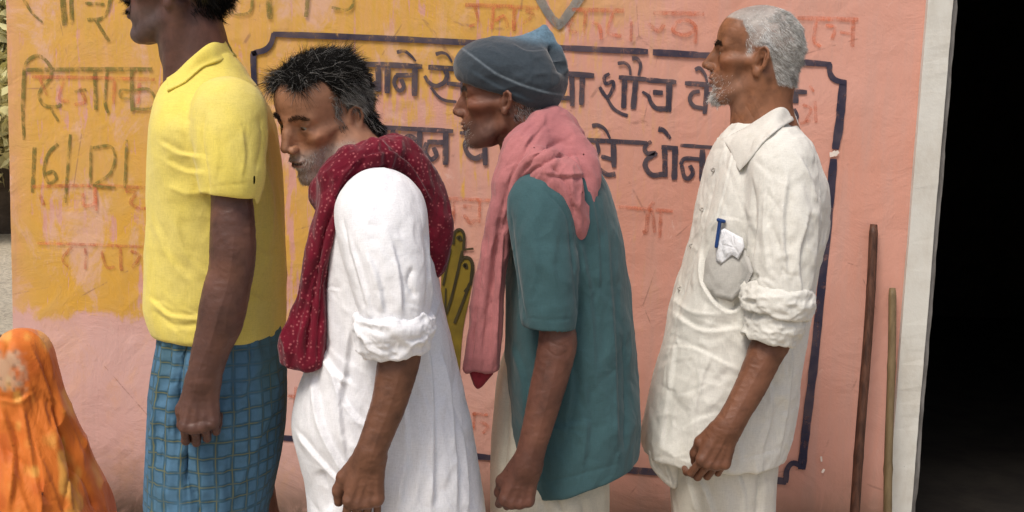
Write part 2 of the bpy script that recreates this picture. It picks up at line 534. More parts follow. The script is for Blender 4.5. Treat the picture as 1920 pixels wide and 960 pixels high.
def cloth(name, c, c2=None, weave=900, wstr=0.25, stain=0.12, rumple=0.35, rscale=14, trans=0.0, stainc=None, rough=0.9):
    m = Mat(name)
    co = m.coord()
    c2 = c2 or tuple(v * 0.8 for v in c)
    big = m.noise(m.mapping(co, (1, 1, 0.6)), 7, 5, 0.6, 0.6)
    colr = m.mix(m.math('MULTIPLY', m.smooth(big, 0.42, 0.68), 0.7), c, c2)
    fine = m.noise(m.mapping(co, (1.0, 1.0, 1.0)), 260, 3, 0.7)
    colr = m.mix(m.math('MULTIPLY', m.smooth(fine, 0.4, 0.8), 0.22), colr, tuple(v * 0.55 for v in c))
    if stainc:
        st = m.noise(co, 11, 6, 0.65, 1.0)
        colr = m.mix(m.math('MULTIPLY', m.smooth(st, 0.54, 0.72), stain), colr, stainc)
    slub = m.math('ADD', m.noise(m.mapping(co, (60, 60, 900)), 1, 2, 0.6), m.noise(m.mapping(co, (700, 700, 30)), 1, 2, 0.6))
    colr = m.mix(m.math('MULTIPLY', m.smooth(slub, 0.85, 1.25), 0.28), colr, tuple(v * 0.62 for v in c))
    b = m.bump(fine, wstr, 0.0008)
    wc = m.node('ShaderNodeVectorMath', operation='ADD')
    nz = m.node('ShaderNodeTexNoise'); m.l.new(co, nz.inputs['Vector']); nz.inputs['Scale'].default_value = rscale * 0.7; nz.inputs['Detail'].default_value = 2
    sv = m.node('ShaderNodeVectorMath', operation='SCALE'); m.l.new(nz.outputs['Color'], sv.inputs[0]); sv.inputs['Scale'].default_value = 0.13
    m.l.new(co, wc.inputs[0]); m.l.new(sv.outputs[0], wc.inputs[1])
    ce = m.voronoi(m.mapping(wc.outputs[0], (1, 1, 0.55)), rscale * 1.5, 'DISTANCE_TO_EDGE')
    b = m.bump(m.smooth(ce, 0.0, 0.22), min(0.8, rumple * 0.9), 0.006, b)
    r = m.noise(m.mapping(co, (1, 1, 0.45), (0, 0, 0), (0.2, 0.4, 0)), rscale, 5, 0.5, 1.4)
    rr = m.math('ABSOLUTE', m.math('SUBTRACT', r, 0.5))
    b = m.bump(rr, min(1.0, rumple * 1.3), 0.014, b)
    r2 = m.noise(m.mapping(co, (1, 1, 0.7), (3, 1, 0), (0.5, -0.5, 0.3)), rscale * 3.1, 3, 0.5, 1.0)
    b = m.bump(m.math('ABSOLUTE', m.math('SUBTRACT', r2, 0.5)), min(1.0, rumple * 0.9), 0.004, b)
    m.b.inputs['Sheen Weight'].default_value = 0.15
    m.b.inputs['Specular IOR Level'].default_value = 0.12
    return m.done(colr, rough, b)

# ------------------------------------------------------------------ heads
def head_frame(px, py, Y, yaw=0, pitch=0, roll=0, sc=1.0):
    """facing image-left (-X) by default; yaw>0 turns the face to the camera, pitch>0 bows it"""
    ps, ph, ro = map(math.radians, (yaw, pitch, roll))
    fh = np.array([-math.cos(ps), -math.sin(ps), 0]); up0 = np.array([0, 0, 1.0])
    fwd = fh * math.cos(ph) - up0 * math.sin(ph)
    up = fh * math.sin(ph) + up0 * math.cos(ph)
    left = np.cross(up, fwd)
    l2 = left * math.cos(ro) + up * math.sin(ro); u2 = up * math.cos(ro) - left * math.sin(ro)
    R = np.stack([fwd, l2, u2], 1)
    return Frame(at(px, py, Y), R, 0.001 * sc)

def add_head(f, fr, jaw=1.0, gaunt=1.0, nose=1.0, openeye=1.0, brow=1.0, ears=1.0, long=0.0):
    """head in millimetres, ear canals on the y axis, x forward, z up"""
    def wp(q):      # a longer lower face
        if long and q[0] > 30:
            t = min(max((8 - q[2]) / 30, 0), 1) * min((q[0] - 30) / 30, 1)
            return (q[0], q[1], q[2] - long * t)
        return q
    E = lambda c, r, k=10, mode='u', R=None: f.ell(wp(c), r, k * 0.001, mode, fr, R)
    C = lambda a, b, ra, rb, k=8, mode='u': f.cone(wp(a), wp(b), ra, rb, k * 0.001, mode, fr)
    J = lambda z: z if z > -30 else -30 + (z + 30) * jaw
    E((-6, 0, 52), (93, 73, 79), 12)
    E((-48, 0, 22), (46, 55, 48), 25)
    E((44, 0, 56), (44, 60, 48), 25)
    E((38, 0, -8), (46, 56, 56), 25)
    E((42, 0, J(-55)), (40, 41, 42), 20)
    for s in (-1, 1):
        C((4, s * 49, J(-48)), (62, s * 18, J(-88)), 12, 13, 18)
        C((0, s * 58, 0), (4, s * 50, J(-50)), 12, 12, 18)
    E((72, 0, J(-42)), (25, 27, 30), 16)
    E((74, 0, J(-86)), (17, 20, 16), 14)
    for s in (-1, 1):
        C((84, s * 9, 31), (66, s * 46, 33), 7.5 * brow, 8 * brow, 14)
        E((56, s * 44, -4), (22, 17, 13), 16)                       # cheekbone
        C((44, s * 54, -2), (4, s * 62, 2), 6, 5, 20)                # zygomatic arch
        if gaunt > 0:
            E((44, s * 76, -42), (34, 19 * gaunt, 26), 26, 's')     # hollow cheek
            E((42, s * 84, 34), (28, 15 * gaunt, 26), 26, 's')      # temple
        E((95, s * 33, 14), (19, 17, 12), 12, 's')                  # socket
    # eyes: lids over a ball, then the slit
    for s in (-1, 1):
        E((70, s * 32, 14), (14.3, 14.3, 14.0), 3)
        C((78, s * 20, 24), (76, s * 44, 22), 4.2, 4.0, 6)          # upper lid fold
        C((79, s * 22, 5), (74, s * 44, 5), 3.4, 3.2, 8)            # lower bag
        E((84, s * 32, 13.5), (9, 12.5, 4.4 * openeye), 1.6, 's')
    # nose
    n = nose
    E((82, 0, 0), (20, 13, 28), 8)
    C((86, 0, 28), (100 * 1.0, 0, 4), 6.5, 7.0, 10)
    C((98, 0, 6), (110 + 6 * (n - 1) * 10, 0, -13), 7.5, 9.5, 8)
    for s in (-1, 1):
        E((100, s * 12.5, -18), (11, 7.5, 8), 5)
        E((106, s * 6.5, -25), (6, 3.6, 4), 2.5, 's')
        E((92, s * 24, -14), (10, 5, 9), 7, 's')
    E((98, 0, -24), (8, 6, 6), 6)
    # lips
    E((93, 0, J(-42)), (8.5, 21, 5.5), 5)
    E((91, 0, J(-54)), (8.5, 18, 6.5), 5)
    E((102, 0, J(-48)), (12, 24, 1.9), 2.5, 's')
    E((96, 0, J(-65)), (9, 18, 5), 8, 's')
    E((103, 0, J(-33)), (6, 3.5, 8), 5, 's')
    # fold from nose to mouth, crow's feet
    for s in (-1, 1):
        C((99, s * 20, -14), (88, s * 29, J(-44)), 2.2, 2.6, 4, 's')
        C((88, s * 30, J(-44)), (80, s * 31, J(-68)), 2.0, 1.2, 4, 's')
        for q, dz in enumerate((10, 2, -6)):
            C((66, s * 56, 13 + dz * 0.4), (50, s * 66, 13 + dz * 1.6), 1.0, 0.8, 3, 's')
    for q in range(3):
        C((91 - q * 4, 0, 54 + 9 * q), (82 - q * 4, 34, 53 + 9 * q), 0.5, 0.9, 3, 's')
        C((91 - q * 4, 0, 54 + 9 * q), (82 - q * 4, -34, 53 + 9 * q), 0.5, 0.9, 3, 's')
    # ears
    for s in (-1, 1):
        a = math.radians(24) * s
        Re = np.array([[math.cos(a), math.sin(a) * 1, 0], [-math.sin(a), math.cos(a), 0], [0, 0, 1]])
        tilt = math.radians(-14)
        Rt = np.array([[math.cos(tilt), 0, math.sin(tilt)], [0, 1, 0], [-math.sin(tilt), 0, math.cos(tilt)]])
        R = Re @ Rt
        c0 = np.array([-12, s * 76, 2])
        P = lambda x, y, z: c0 + R @ np.array([x * ears, s * y, z * ears])
        E(P(2, 0, 0), (15 * ears, 4.6, 28 * ears), 4, 'u', R)
        E(P(0, 5.5, 3), (10 * ears, 7.5, 18 * ears), 2.5, 's', R)
        E(P(5, 2, -4), (6 * ears, 9, 8 * ears), 2.5, 's', R)
        rim = [P(11, 1, 8), P(9, 3, 22), P(0, 5, 30), P(-11, 6, 25), P(-15.5, 6, 10), P(-13, 4, -8), P(-6, 2, -20)]
        for i in range(len(rim) - 1):
            C(rim[i], rim[i + 1], 3.3, 3.3, 2)
        E(P(2, 3, -3), (8 * ears, 10, 11 * ears), 2, 's', R)
        C(P(-7, 3, 14), P(-9, 4, -8), 1.8, 2.0, 2)
        E(P(0, 1, -25), (9 * ears, 5, 9 * ears), 4, 'u', R)
        E(P(10, 2, -3), (4, 4, 6), 3)
        C(P(9, -4, 4), P(8, -4, -14), 7, 6, 6)

def ball(c, R, r, name, parent, iris=(0.035, 0.015, 0.008)):
    V, F, Cc = [], [], []
    nu, nv = 20, 14
    for j in range(nv + 1):
        th = math.pi * j / nv
        for i in range(nu):
            a = 2 * math.pi * i / nu
            l = np.array([math.cos(th), math.sin(th) * math.cos(a), math.sin(th) * math.sin(a)])
            V.append(np.asarray(c) + R @ (l * r))
            Cc.append((0.006, 0.005, 0.005) if th < 0.22 else iris if th < 0.52 else (0.20, 0.165, 0.14))
    for j in range(nv):
        for i in range(nu):
            F.append([j * nu + i, (j + 1) * nu + i, (j + 1) * nu + (i + 1) % nu, j * nu + (i + 1) % nu])
    return mesh_obj(name, V, F, EYE, parent, colors=np.array(Cc))

def strands(name, P, D, L, rad, colors, parent, droop=0.0, bend=None, seg=3):
    """tapered three-sided hairs: one mesh per head of hair"""
    n = len(P)
    if n == 0: return None
    D = D / np.linalg.norm(D, axis=1)[:, None]
    A = np.cross(D, np.array([0.31, 0.77, 0.55])); A /= np.linalg.norm(A, axis=1)[:, None]
    B = np.cross(D, A)
    rings = []
    for q in range(seg + 1):
        t = q / seg
        c = P + D * (L * t)[:, None]
        c = c + np.array([0, 0, -1.0]) * (droop * L * t * t)[:, None] if np.ndim(droop) else c + np.array([0, 0, -droop]) * (L * t * t)[:, None]
        if bend is not None: c = c + bend * (L * t * t)[:, None]
        r = rad * (1 - 0.85 * t)
        for k in range(3):
            a = 2 * math.pi * k / 3
            rings.append(c + (A * math.cos(a) + B * math.sin(a)) * (r if np.ndim(r) == 0 else r[:, None]))
    m = (seg + 1) * 3
    V = np.stack(rings, 1).reshape(-1, 3)
    f = []
    for q in range(seg):
        for k in range(3):
            f.append((q * 3 + k, q * 3 + (k + 1) % 3, (q + 1) * 3 + (k + 1) % 3, (q + 1) * 3 + k))
    F = (np.arange(n)[:, None, None] * m + np.array(f)[None]).reshape(-1, 4)
    return mesh_obj(name, V, F, HAIR, parent, colors=np.repeat(colors, m, 0))

def pick(mask, n):
    idx = np.flatnonzero(rng.random(len(mask)) < mask * n / max(mask.sum(), 1e-9))
    return idx

# ------------------------------------------------------------------ hands and arms
def add_hand(f, w, d, n, s, flex, sc=1.0, thumb=None, spread=1.0):
    """w wrist, d along the hand, n out of its back, s towards the thumb; flex: per finger (mcp, pip, dip) degrees"""
    d = np.asarray(d, float); d /= np.linalg.norm(d)
    n = np.asarray(n, float); n -= d * (n @ d); n /= np.linalg.norm(n)
    s_ = np.cross(n, d)
    if s_ @ np.asarray(s, float) < 0: s_ = -s_
    u = 0.001 * sc
    P = lambda l, a, b: np.asarray(w) + (d * l + s_ * a + n * b) * u
    side = (27, 9, -9, -26); lens = ((43, 26, 21), (47, 30, 22), (43, 28, 22), (34, 21, 19)); mcp = (90, 93, 88, 80); rr = (8.7, 8.9, 8.4, 7.4)
    for i in range(4):
        f.cone(P(2, side[i] * 0.55, 0), P(mcp[i] - 8, side[i], -2), 14.5 * u, 12.0 * u, 0.014)
        f.ell(P(mcp[i], side[i], 2.5), np.array([10.5] * 3) * u, 0.009)
        f.cone(P(20, side[i] * 0.6, 12.5), P(mcp[i] - 4, side[i], 9.5), 1.8 * u, 2.2 * u, 0.006)
        a = 0.0; p = P(mcp[i], side[i], -1)
        sp = math.radians((6, 1.5, -3, -8)[i] * spread)
        for j in range(3):
            a += math.radians(flex[i][j])
            dv = (d * math.cos(a) - n * math.sin(a)) * math.cos(sp) + s_ * math.sin(sp)
            q = p + dv * lens[i][j] * u
            r0 = rr[i] * (1, 0.93, 0.85)[j] * u; r1 = rr[i] * (0.93, 0.85, 0.74)[j] * u
            f.cone(p, q, r0, r1, 0.0018)
            if j < 2:
                f.ell(q, np.array([1, 1, 1]) * r1 * 1.10, 0.002)
            p = q
    f.cone(P(14, 16, -8), P(60, 26, -12), 15 * u, 11 * u, 0.014)
    th = thumb or [(20, 24, -10), (52, 42, -18), (82, 46, -26), (106, 42, -34)]
    tr = (15, 12.5, 10.8, 8.6)
    for i in range(3):
        f.cone(P(*th[i]), P(*th[i + 1]), tr[i] * u, tr[i + 1] * u, 0.007)

# ------------------------------------------------------------------ wall, ground and doorway
def ground_mat():
    m = Mat('dusty_ground'); c = m.coord()
    n = m.noise(c, 1.6, 6, 0.65); st = m.voronoi(c, 22); fine = m.noise(c, 60, 4, 0.7)
    colr = m.mix(m.smooth(n, 0.3, 0.7), (0.52, 0.45, 0.34), (0.42, 0.36, 0.27))
    colr = m.mix(m.math('MULTIPLY', m.smooth(st, 0.42, 0.12), 0.5), colr, (0.20, 0.17, 0.14))
    colr = m.mix(m.math('MULTIPLY', m.smooth(fine, 0.5, 0.7), 0.5), colr, (0.16, 0.13, 0.10))
    b = m.bump(m.math('ADD', fine, m.math('MULTIPLY', st, -1.2)), 0.6, 0.02)
    return m.done(colr, 0.95, b)
gv, gf = [], []
xs = np.concatenate([[-600, -150, -40, -15], np.arange(-8, 6.1, 0.5), [15, 40, 150, 600]])
ys = np.concatenate([[-600, -60, -15, -8], np.arange(-5, 12.1, 0.5), [30, 150, 700]])
for y in ys:
    for x in xs:
        gv.append((x, y, 0.0 if (abs(x) < 5 and y < 5 and y > -5) else 0.03 * math.sin(x * 1.3) * math.cos(y * 0.9) - 0.03))
for j in range(len(ys) - 1):
    for i in range(len(xs) - 1):
        a = j * len(xs) + i
        gf.append([a, a + 1, a + 1 + len(xs), a + len(xs)])
tag(mesh_obj('ground', gv, gf, ground_mat()), kind='structure')

X_END = at(17, 300, 0)[0]                 # free end of the wall
X_BAND0, X_BAND1, X_OPEN = at(1699, 480, 0)[0], at(1745, 480, 0)[0], at(1757, 480, 0)[0]
X_FAR = X_OPEN + 1.05
Z_LINT, Z_TOP = 2.15, 4.0

def wall_mat():
    m = Mat('limewashed_plaster'); c = m.coord()
    sx, sy, sz = m.sep(c)
    n1 = m.noise(c, 2.2, 6, 0.6, 0.4); n2 = m.noise(c, 7.5, 6, 0.7, 0.8)
    streak = m.noise(m.mapping(c, (9, 1, 0.8)), 2.4, 5, 0.6, 0.3)
    brush = m.noise(m.mapping(c, (30, 1, 3.5)), 2.0, 4, 0.6, 0.6)
    fine = m.noise(c, 90, 4, 0.7)
    pink = m.mix(m.smooth(n1, 0.3, 0.7), (0.64, 0.335, 0.265), (0.60, 0.29, 0.215))
    pink = m.mix(m.math('MULTIPLY', m.smooth(streak, 0.45, 0.72), 0.55), pink, (0.54, 0.32, 0.265))
    # cooler, paler pink on the lower left where the ochre coat stops
    lowl = m.math('MULTIPLY', m.smooth(sz, 0.95, 0.70), m.smooth(sx, 0.35, -0.75))
    pink = m.mix(m.math('MULTIPLY', lowl, 0.85), pink, (0.66, 0.43, 0.39))
    # ochre coat: dense at the left, brushed out to the right and along its lower edge
    edge = m.math('ADD', sz, m.math('MULTIPLY', m.math('SUBTRACT', n2, 0.5), 0.16))
    edge = m.math('ADD', edge, m.math('MULTIPLY', m.math('SUBTRACT', brush, 0.5), 0.06))
    edge = m.math('ADD', edge, m.math('MULTIPLY', m.math('SUBTRACT', n1, 0.5), 0.28))
    low = m.smooth(edge, 0.765, 0.80)
    xr = m.math('ADD', sx, m.math('MULTIPLY', m.math('SUBTRACT', n1, 0.5), 0.9))
    xr = m.math('SUBTRACT', xr, m.math('MULTIPLY', m.smooth(sz, 1.30, 1.70), 0.85))
    right = m.smooth(xr, -0.18, -0.95)
    cover = m.math('ADD', m.math('MULTIPLY', right, 1.15), m.math('MULTIPLY', m.math('SUBTRACT', brush, 0.5), 3.4))
    cover = m.math('ADD', cover, m.math('MULTIPLY', m.math('SUBTRACT', n2, 0.5), 2.4))
    cover = m.math('ADD', cover, m.math('MULTIPLY', m.math('SUBTRACT', streak, 0.5), 2.2))
    och = m.math('MULTIPLY', m.smooth(cover, 0.30, 0.85), low)
    leftrub = m.smooth(m.math('ADD', sx, m.math('MULTIPLY', n2, 0.16)), X_END + 0.03, X_END + 0.16)
    och = m.math('MULTIPLY', och, m.math('ADD', m.math('MULTIPLY', leftrub, 0.75), 0.25))
    och = m.math('MULTIPLY', och, m.smooth(sx, 0.50, -0.05))
    ochc = m.mix(m.smooth(n2, 0.35, 0.7), (0.66, 0.365, 0.040), (0.61, 0.36, 0.085))
    colr = m.mix(m.math('MULTIPLY', och, 0.93), pink, ochc)
    # warm orange haze of thin ochre over the middle
    thin = m.math('MULTIPLY', m.math('MULTIPLY', m.smooth(sx, 1.0, -0.6), m.smooth(sz, 0.9, 1.5)), m.smooth(brush, 0.35, 0.7))
    colr = m.mix(m.math('MULTIPLY', thin, 0.5), colr, (0.68, 0.36, 0.17))
    rub = m.smooth(m.noise(m.mapping(c, (1.3, 1, 0.7), (4, 0, 2)), 5.5, 7, 0.72, 0.5), 0.50, 0.63)
    rub = m.math('MULTIPLY', rub, m.smooth(sx, 0.3, -0.5))
    colr = m.mix(m.math('MULTIPLY', rub, 0.75), colr, (0.68, 0.41, 0.31))
    # rubbed pale scuffs
    sc = m.smooth(m.noise(m.mapping(c, (1, 1, 0.6)), 13, 6, 0.75, 0.3), 0.62, 0.74)
    colr = m.mix(m.math('MULTIPLY', sc, 0.6), colr, (0.74, 0.55, 0.47))
    dk = m.smooth(m.noise(c, 20, 5, 0.7, 0.5), 0.66, 0.78)
    colr = m.mix(m.math('MULTIPLY', dk, 0.5), colr, (0.34, 0.15, 0.10))
    drip = m.math('MULTIPLY', m.smooth(m.noise(m.mapping(c, (22, 1, 0.9), (1, 0, 3)), 1.6, 5, 0.6), 0.56, 0.72), m.smooth(n1, 0.42, 0.62))
    colr = m.mix(m.math('MULTIPLY', drip, 0.30), colr, (0.42, 0.24, 0.18))
    crk = m.smooth(m.voronoi(m.mapping(c, (1, 1, 0.8)), 2.6, 'DISTANCE_TO_EDGE'), 0.006, 0.0015)
    colr = m.mix(m.math('MULTIPLY', crk, m.math('MULTIPLY', m.smooth(n2, 0.5, 0.6), 0.5)), colr, (0.25, 0.12, 0.09))
    # damp, mossy splash zone at the foot
    foot = m.math('ADD', sz, m.math('MULTIPLY', m.math('SUBTRACT', n2, 0.5), 0.22))
    damp = m.smooth(foot, 0.50, 0.27)
    colr = m.mix(m.math('MULTIPLY', damp, 0.55), colr, (0.20, 0.13, 0.085))
    moss = m.math('MULTIPLY', m.smooth(foot, 0.37, 0.24), m.smooth(n2, 0.35, 0.6))
    colr = m.mix(m.math('MULTIPLY', moss, 0.85), colr, (0.045, 0.038, 0.022))
    b = m.bump(n2, 0.35, 0.012)
    b = m.bump(fine, 0.25, 0.003, b)
    b = m.bump(brush, 0.18, 0.004, b)
    return m.done(colr, 0.92, b)
def white_mat():
    m = Mat('white_door_band'); c = m.coord()
    n = m.noise(m.mapping(c, (1, 1, 0.5)), 8, 6, 0.7); fine = m.noise(c, 45, 5, 0.7)
    colr = m.mix(m.smooth(n, 0.4, 0.7), (0.62, 0.61, 0.56), (0.52, 0.49, 0.43))
    colr = m.mix(m.smooth(fine, 0.66, 0.72), colr, (0.20, 0.18, 0.15))
    return m.done(colr, 0.85, m.bump(fine, 0.3, 0.004))
def plain(name, c, c2, scale=9, rough=0.85, bump=0.3, bd=0.004, stretch=(1, 1, 1)):
    m = Mat(name); co = m.mapping(m.coord(), stretch)
    n = m.noise(co, scale, 6, 0.65, 0.4)
    return m.done(m.mix(m.smooth(n, 0.32, 0.68), c, c2), rough, m.bump(m.noise(co, scale * 5, 4, 0.6), bump, bd))

bld = empty('building', (0, 0, 0))
tag(bld, 'pink and ochre plastered building wall covered in painted Hindi lettering beside a dark doorway', 'building')
WALLM = wall_mat()
# the wall face is a fine, slightly uneven skin over the masonry
def wall_part(x0, x1, z0, z1, th=0.24, step=0.03):
    nx, nz = max(2, int((x1 - x0) / step)), max(2, int((z1 - z0) / step))
    gx, gz = np.linspace(x0, x1, nx), np.linspace(z0, z1, nz)
    X, Z = np.meshgrid(gx, gz)
    P = np.stack([X.ravel(), np.zeros(X.size), Z.ravel()], 1)
    yy = 0.0022 * fbm(P * 3.1, 3, 3) + 0.0009 * vnoise(P * 26, 8)
    yy = np.where((Z.ravel() > 0.2), np.maximum(yy, -0.0025), yy)
    V = [(p[0], max(y, -0.0024) + 0.0028, p[2]) for p, y in zip(P, yy)]
    F = [[j * nx + i, j * nx + i + 1, (j + 1) * nx + i + 1, (j + 1) * nx + i] for j in range(nz - 1) for i in range(nx - 1)]
    b = len(V)
    ring = [i for i in range(nx)] + [j * nx + nx - 1 for j in range(1, nz)] + [(nz - 1) * nx + i for i in range(nx - 2, -1, -1)] + [j * nx for j in range(nz - 2, 0, -1)]
    V += [(V[i][0], th, V[i][2]) for i in ring]
    n = len(ring)
    F += [[ring[(k + 1) % n], ring[k], b + k, b + (k + 1) % n] for k in range(n)]
    F += [[b + n - 1 - k for k in range(n)]]
    return V, F
def joined(name, parts, mat, parent):
    V, F = [], []
    for v, f in parts:
        b = len(V); V += v; F += [[i + b for i in q] for q in f]
    return mesh_obj(name, V, F, mat, parent)
wall = mesh_obj('wall', *wall_part(X_END, X_BAND0 + 0.01, 0.0, Z_TOP), WALLM, bld, smooth=False)
boxes('lintel', [(X_BAND0 + 0.012, X_FAR + 0.14, 0.002, 0.24, Z_LINT + 0.1, Z_TOP)], WALLM, bld)
boxes('wall', [(X_FAR + 0.142, X_FAR + 2.2, 0.002, 0.24, 0.0, Z_TOP - 0.002)], WALLM, bld)
# white band round the doorway with a knocked, wavering edge
def band(name, xa, xb, z0, z1, mat, yf, yb, jag, seed):
    n = 120; V, F = [], []
    for i in range(n + 1):
        z = z0 + (z1 - z0) * i / n
        q = np.array([[z * 9.0, seed, 0.0]]); j = float(fbm(q, seed, 4)[0]) * jag
        j2 = float(fbm(q * 1.7 + 4, seed + 3, 4)[0]) * jag * 1.2
        j2 -= jag * 5 * max(0.0, float(vnoise(q * 1.9 + 9, seed + 7)[0]) - 0.45)
        V += [(xa + j, yf, z), (xb + j2, yf + 0.002 * float(vnoise(q * 3, 4)[0]), z), (xb + j2, yb, z), (xa + j, yb, z)]
    for i in range(n):
        a, b = 4 * i, 4 * i + 4
        for k in range(4):
            F.append([a + k, a + (k + 1) % 4, b + (k + 1) % 4, b + k])
    F += [[0, 3, 2, 1], [4 * n, 4 * n + 1, 4 * n + 2, 4 * n + 3]]
    return mesh_obj(name, V, F, mat, bld, smooth=False)
WHITE = white_mat()
band('door_surround', X_BAND0, X_BAND1, 0.0, Z_LINT + 0.095, WHITE, -0.012, 0.235, 0.0007, 5)
band('door_surround', X_FAR + 0.09, X_FAR + 0.14, 0.0, Z_LINT + 0.095, WHITE, -0.012, 0.235, 0.0013, 9)
boxes('door_surround', [(X_BAND1 + 0.012, X_FAR + 0.088, -0.012, 0.235, Z_LINT + 0.03, Z_LINT + 0.097)], WHITE, bld)
EDGE_SHADE = plain('grey_corner_shade', (0.20, 0.19, 0.18), (0.10, 0.092, 0.085), 14, 0.8, 0.4, 0.003, (4, 4, 0.6))  # shade of the rounded door corner, put into a grey strip's colour
band('door_edge_shade', X_BAND1 - 0.004, X_OPEN, 0.0, Z_LINT + 0.028, EDGE_SHADE, 0.003, 0.10, 0.0012, 13)
band('door_edge_shade', X_FAR + 0.03, X_FAR + 0.088, 0.0, Z_LINT + 0.028, EDGE_SHADE, 0.012, 0.10, 0.002, 17)
boxes('door_edge_shade', [(X_OPEN + 0.003, X_FAR + 0.028, 0.012, 0.10, Z_LINT - 0.03, Z_LINT + 0.027)], EDGE_SHADE, bld)
# the unlit room behind
DARK = plain('darkened_room_plaster', (0.032, 0.027, 0.022), (0.018, 0.015, 0.013), 5, 0.95)  # near-black colour carries the darkness of the unlit room
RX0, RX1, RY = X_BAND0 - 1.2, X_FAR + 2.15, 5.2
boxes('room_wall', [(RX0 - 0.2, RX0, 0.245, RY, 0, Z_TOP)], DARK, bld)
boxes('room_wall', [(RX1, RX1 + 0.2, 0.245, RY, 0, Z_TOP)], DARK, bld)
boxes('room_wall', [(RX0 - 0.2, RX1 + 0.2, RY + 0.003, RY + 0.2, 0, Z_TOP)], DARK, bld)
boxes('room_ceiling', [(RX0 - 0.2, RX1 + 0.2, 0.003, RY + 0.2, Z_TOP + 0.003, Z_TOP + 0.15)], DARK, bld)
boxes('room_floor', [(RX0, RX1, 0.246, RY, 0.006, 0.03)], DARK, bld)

# ------------------------------------------------------------------ painted lettering
def paint_mat(name, c, wear=0.45, rest=1.0, c2=None):
    m = Mat(name); co = m.coord()
    n = m.noise(co, 36, 6, 0.75, 0.4); br = m.noise(m.mapping(co, (60, 1, 10)), 2, 4, 0.6)
    w = m.math('ADD', m.math('MULTIPLY', n, 0.7), m.math('MULTIPLY', br, 0.3))
    a = m.math('MULTIPLY', m.smooth(w, wear + 0.13, wear - 0.12), rest)
    m.set(m.b.inputs['Alpha'], a)
    big = m.noise(co, 9, 3, 0.6)
    return m.done(m.mix(m.smooth(big, 0.35, 0.65), c, c2 or tuple(v * 1.6 for v in c)), 0.8)
NAVY = paint_mat('worn_navy_paint', (0.042, 0.038, 0.056), 0.60, 0.95, (0.095, 0.075, 0.085))
NAVY2 = paint_mat('navy_border_paint', (0.026, 0.025, 0.05), 0.62, 0.97, (0.085, 0.065, 0.08))
GREEN = paint_mat('thin_green_paint', (0.17, 0.15, 0.035), 0.52, 0.85, (0.24, 0.19, 0.05))
RED = paint_mat('faded_red_paint', (0.45, 0.12, 0.055), 0.51, 0.60)
GREY = paint_mat('thin_grey_paint', (0.20, 0.19, 0.17), 0.58, 0.9)
OLIVE = paint_mat('olive_mural_paint', (0.21, 0.15, 0.018), 0.72, 1.0, (0.14, 0.10, 0.014))
BLACKP = paint_mat('dark_mural_outline', (0.035, 0.028, 0.012), 0.68, 0.95)
PALE = paint_mat('bare_plaster_chip', (0.70, 0.62, 0.55), 0.62, 0.95)
_layer = [0]
def strokes(name, lst, mat, label=None, dy=0.0):
    """brush strokes on the wall: (pixel points, width) or (points, width0, width1)"""
    V, F = [], []
    y = -0.0006 - dy
    for st in lst:
        pts, w0 = st[0], st[1]; w1 = st[2] if len(st) > 2 else w0
        w0, w1 = w0 * 1.12, w1 * 1.12
        P = np.array([at(a, b, 0) for a, b in pts])
        Q, _ = smooth_path(P, np.ones(len(P)), 6 if len(P) > 2 else 1)
        if len(P) == 2: Q = np.array([P[0] + (P[1] - P[0]) * t for t in np.linspace(0, 1, 9)])
        T = np.gradient(Q, axis=0); T /= np.maximum(np.linalg.norm(T, axis=1), 1e-9)[:, None]
        Nn = np.stack([-T[:, 2], np.zeros(len(T)), T[:, 0]], 1)
        n = len(Q); u = mmpx(0)
        _layer[0] = (_layer[0] + 1) % 9
        yy = y - 0.00012 * _layer[0]
        wv = np.linspace(w0, w1, n) * u * 0.5
        wob = 1 + 0.10 * vnoise(Q * 70 + len(V), 3)
        cap = np.ones(n); cap[0] = cap[-1] = 0.82
        b = len(V)
        for i in range(n):
            for sgn in (-1, 1):
                p = Q[i] + Nn[i] * sgn * wv[i] * wob[i] * cap[i]
                V.append((p[0], yy, p[2]))
        for i in range(n - 1):
            a = b + 2 * i
            F.append([a, a + 1, a + 3, a + 2])
    o = mesh_obj(name, V, F, mat, wall, smooth=False)
    if label: o['label'] = label
    return o
# row 1
strokes('lettering', [
    ([(640, 117), (680, 120), (735, 122), (792, 125)], 9), ([(709, 122), (710, 172)], 9), ([(697, 138), (692, 148), (698, 158), (709, 153)], 7),
    ([(690, 150), (699, 160), (709, 170)], 6), ([(660, 130), (668, 150), (690, 172), (710, 180)], 4),
    ([(727, 124), (726, 175)], 10), ([(778, 126), (777, 180)], 10), ([(742, 141), (775, 141)], 8),
    ([(744, 141), (739, 155), (748, 170), (757, 163), (752, 148)], 7), ([(744, 98), (758, 96), (770, 104), (780, 115)], 7, 3)], NAVY, 'navy painted word खाने on the upper line')
strokes('lettering', [
    ([(803, 126), (870, 130)], 9), ([(796, 142), (805, 155), (818, 161), (833, 154), (838, 142), (835, 131)], 6, 9),
    ([(808, 164), (821, 180), (834, 188), (856, 191)], 5), ([(838, 156), (868, 160)], 7), ([(868, 130), (868, 190)], 9),
    ([(817, 102), (828, 99), (839, 103), (848, 117)], 7, 3)], NAVY, 'navy painted word से on the upper line')
strokes('lettering', [
    ([(1030, 136), (1060, 138), (1114, 142)], 9), ([(1072, 141), (1073, 199)], 9), ([(1092, 143), (1090, 197)], 9),
    ([(1052, 150), (1056, 165), (1046, 182), (1070, 184)], 7)], NAVY, 'navy painted word था ending behind the cap')
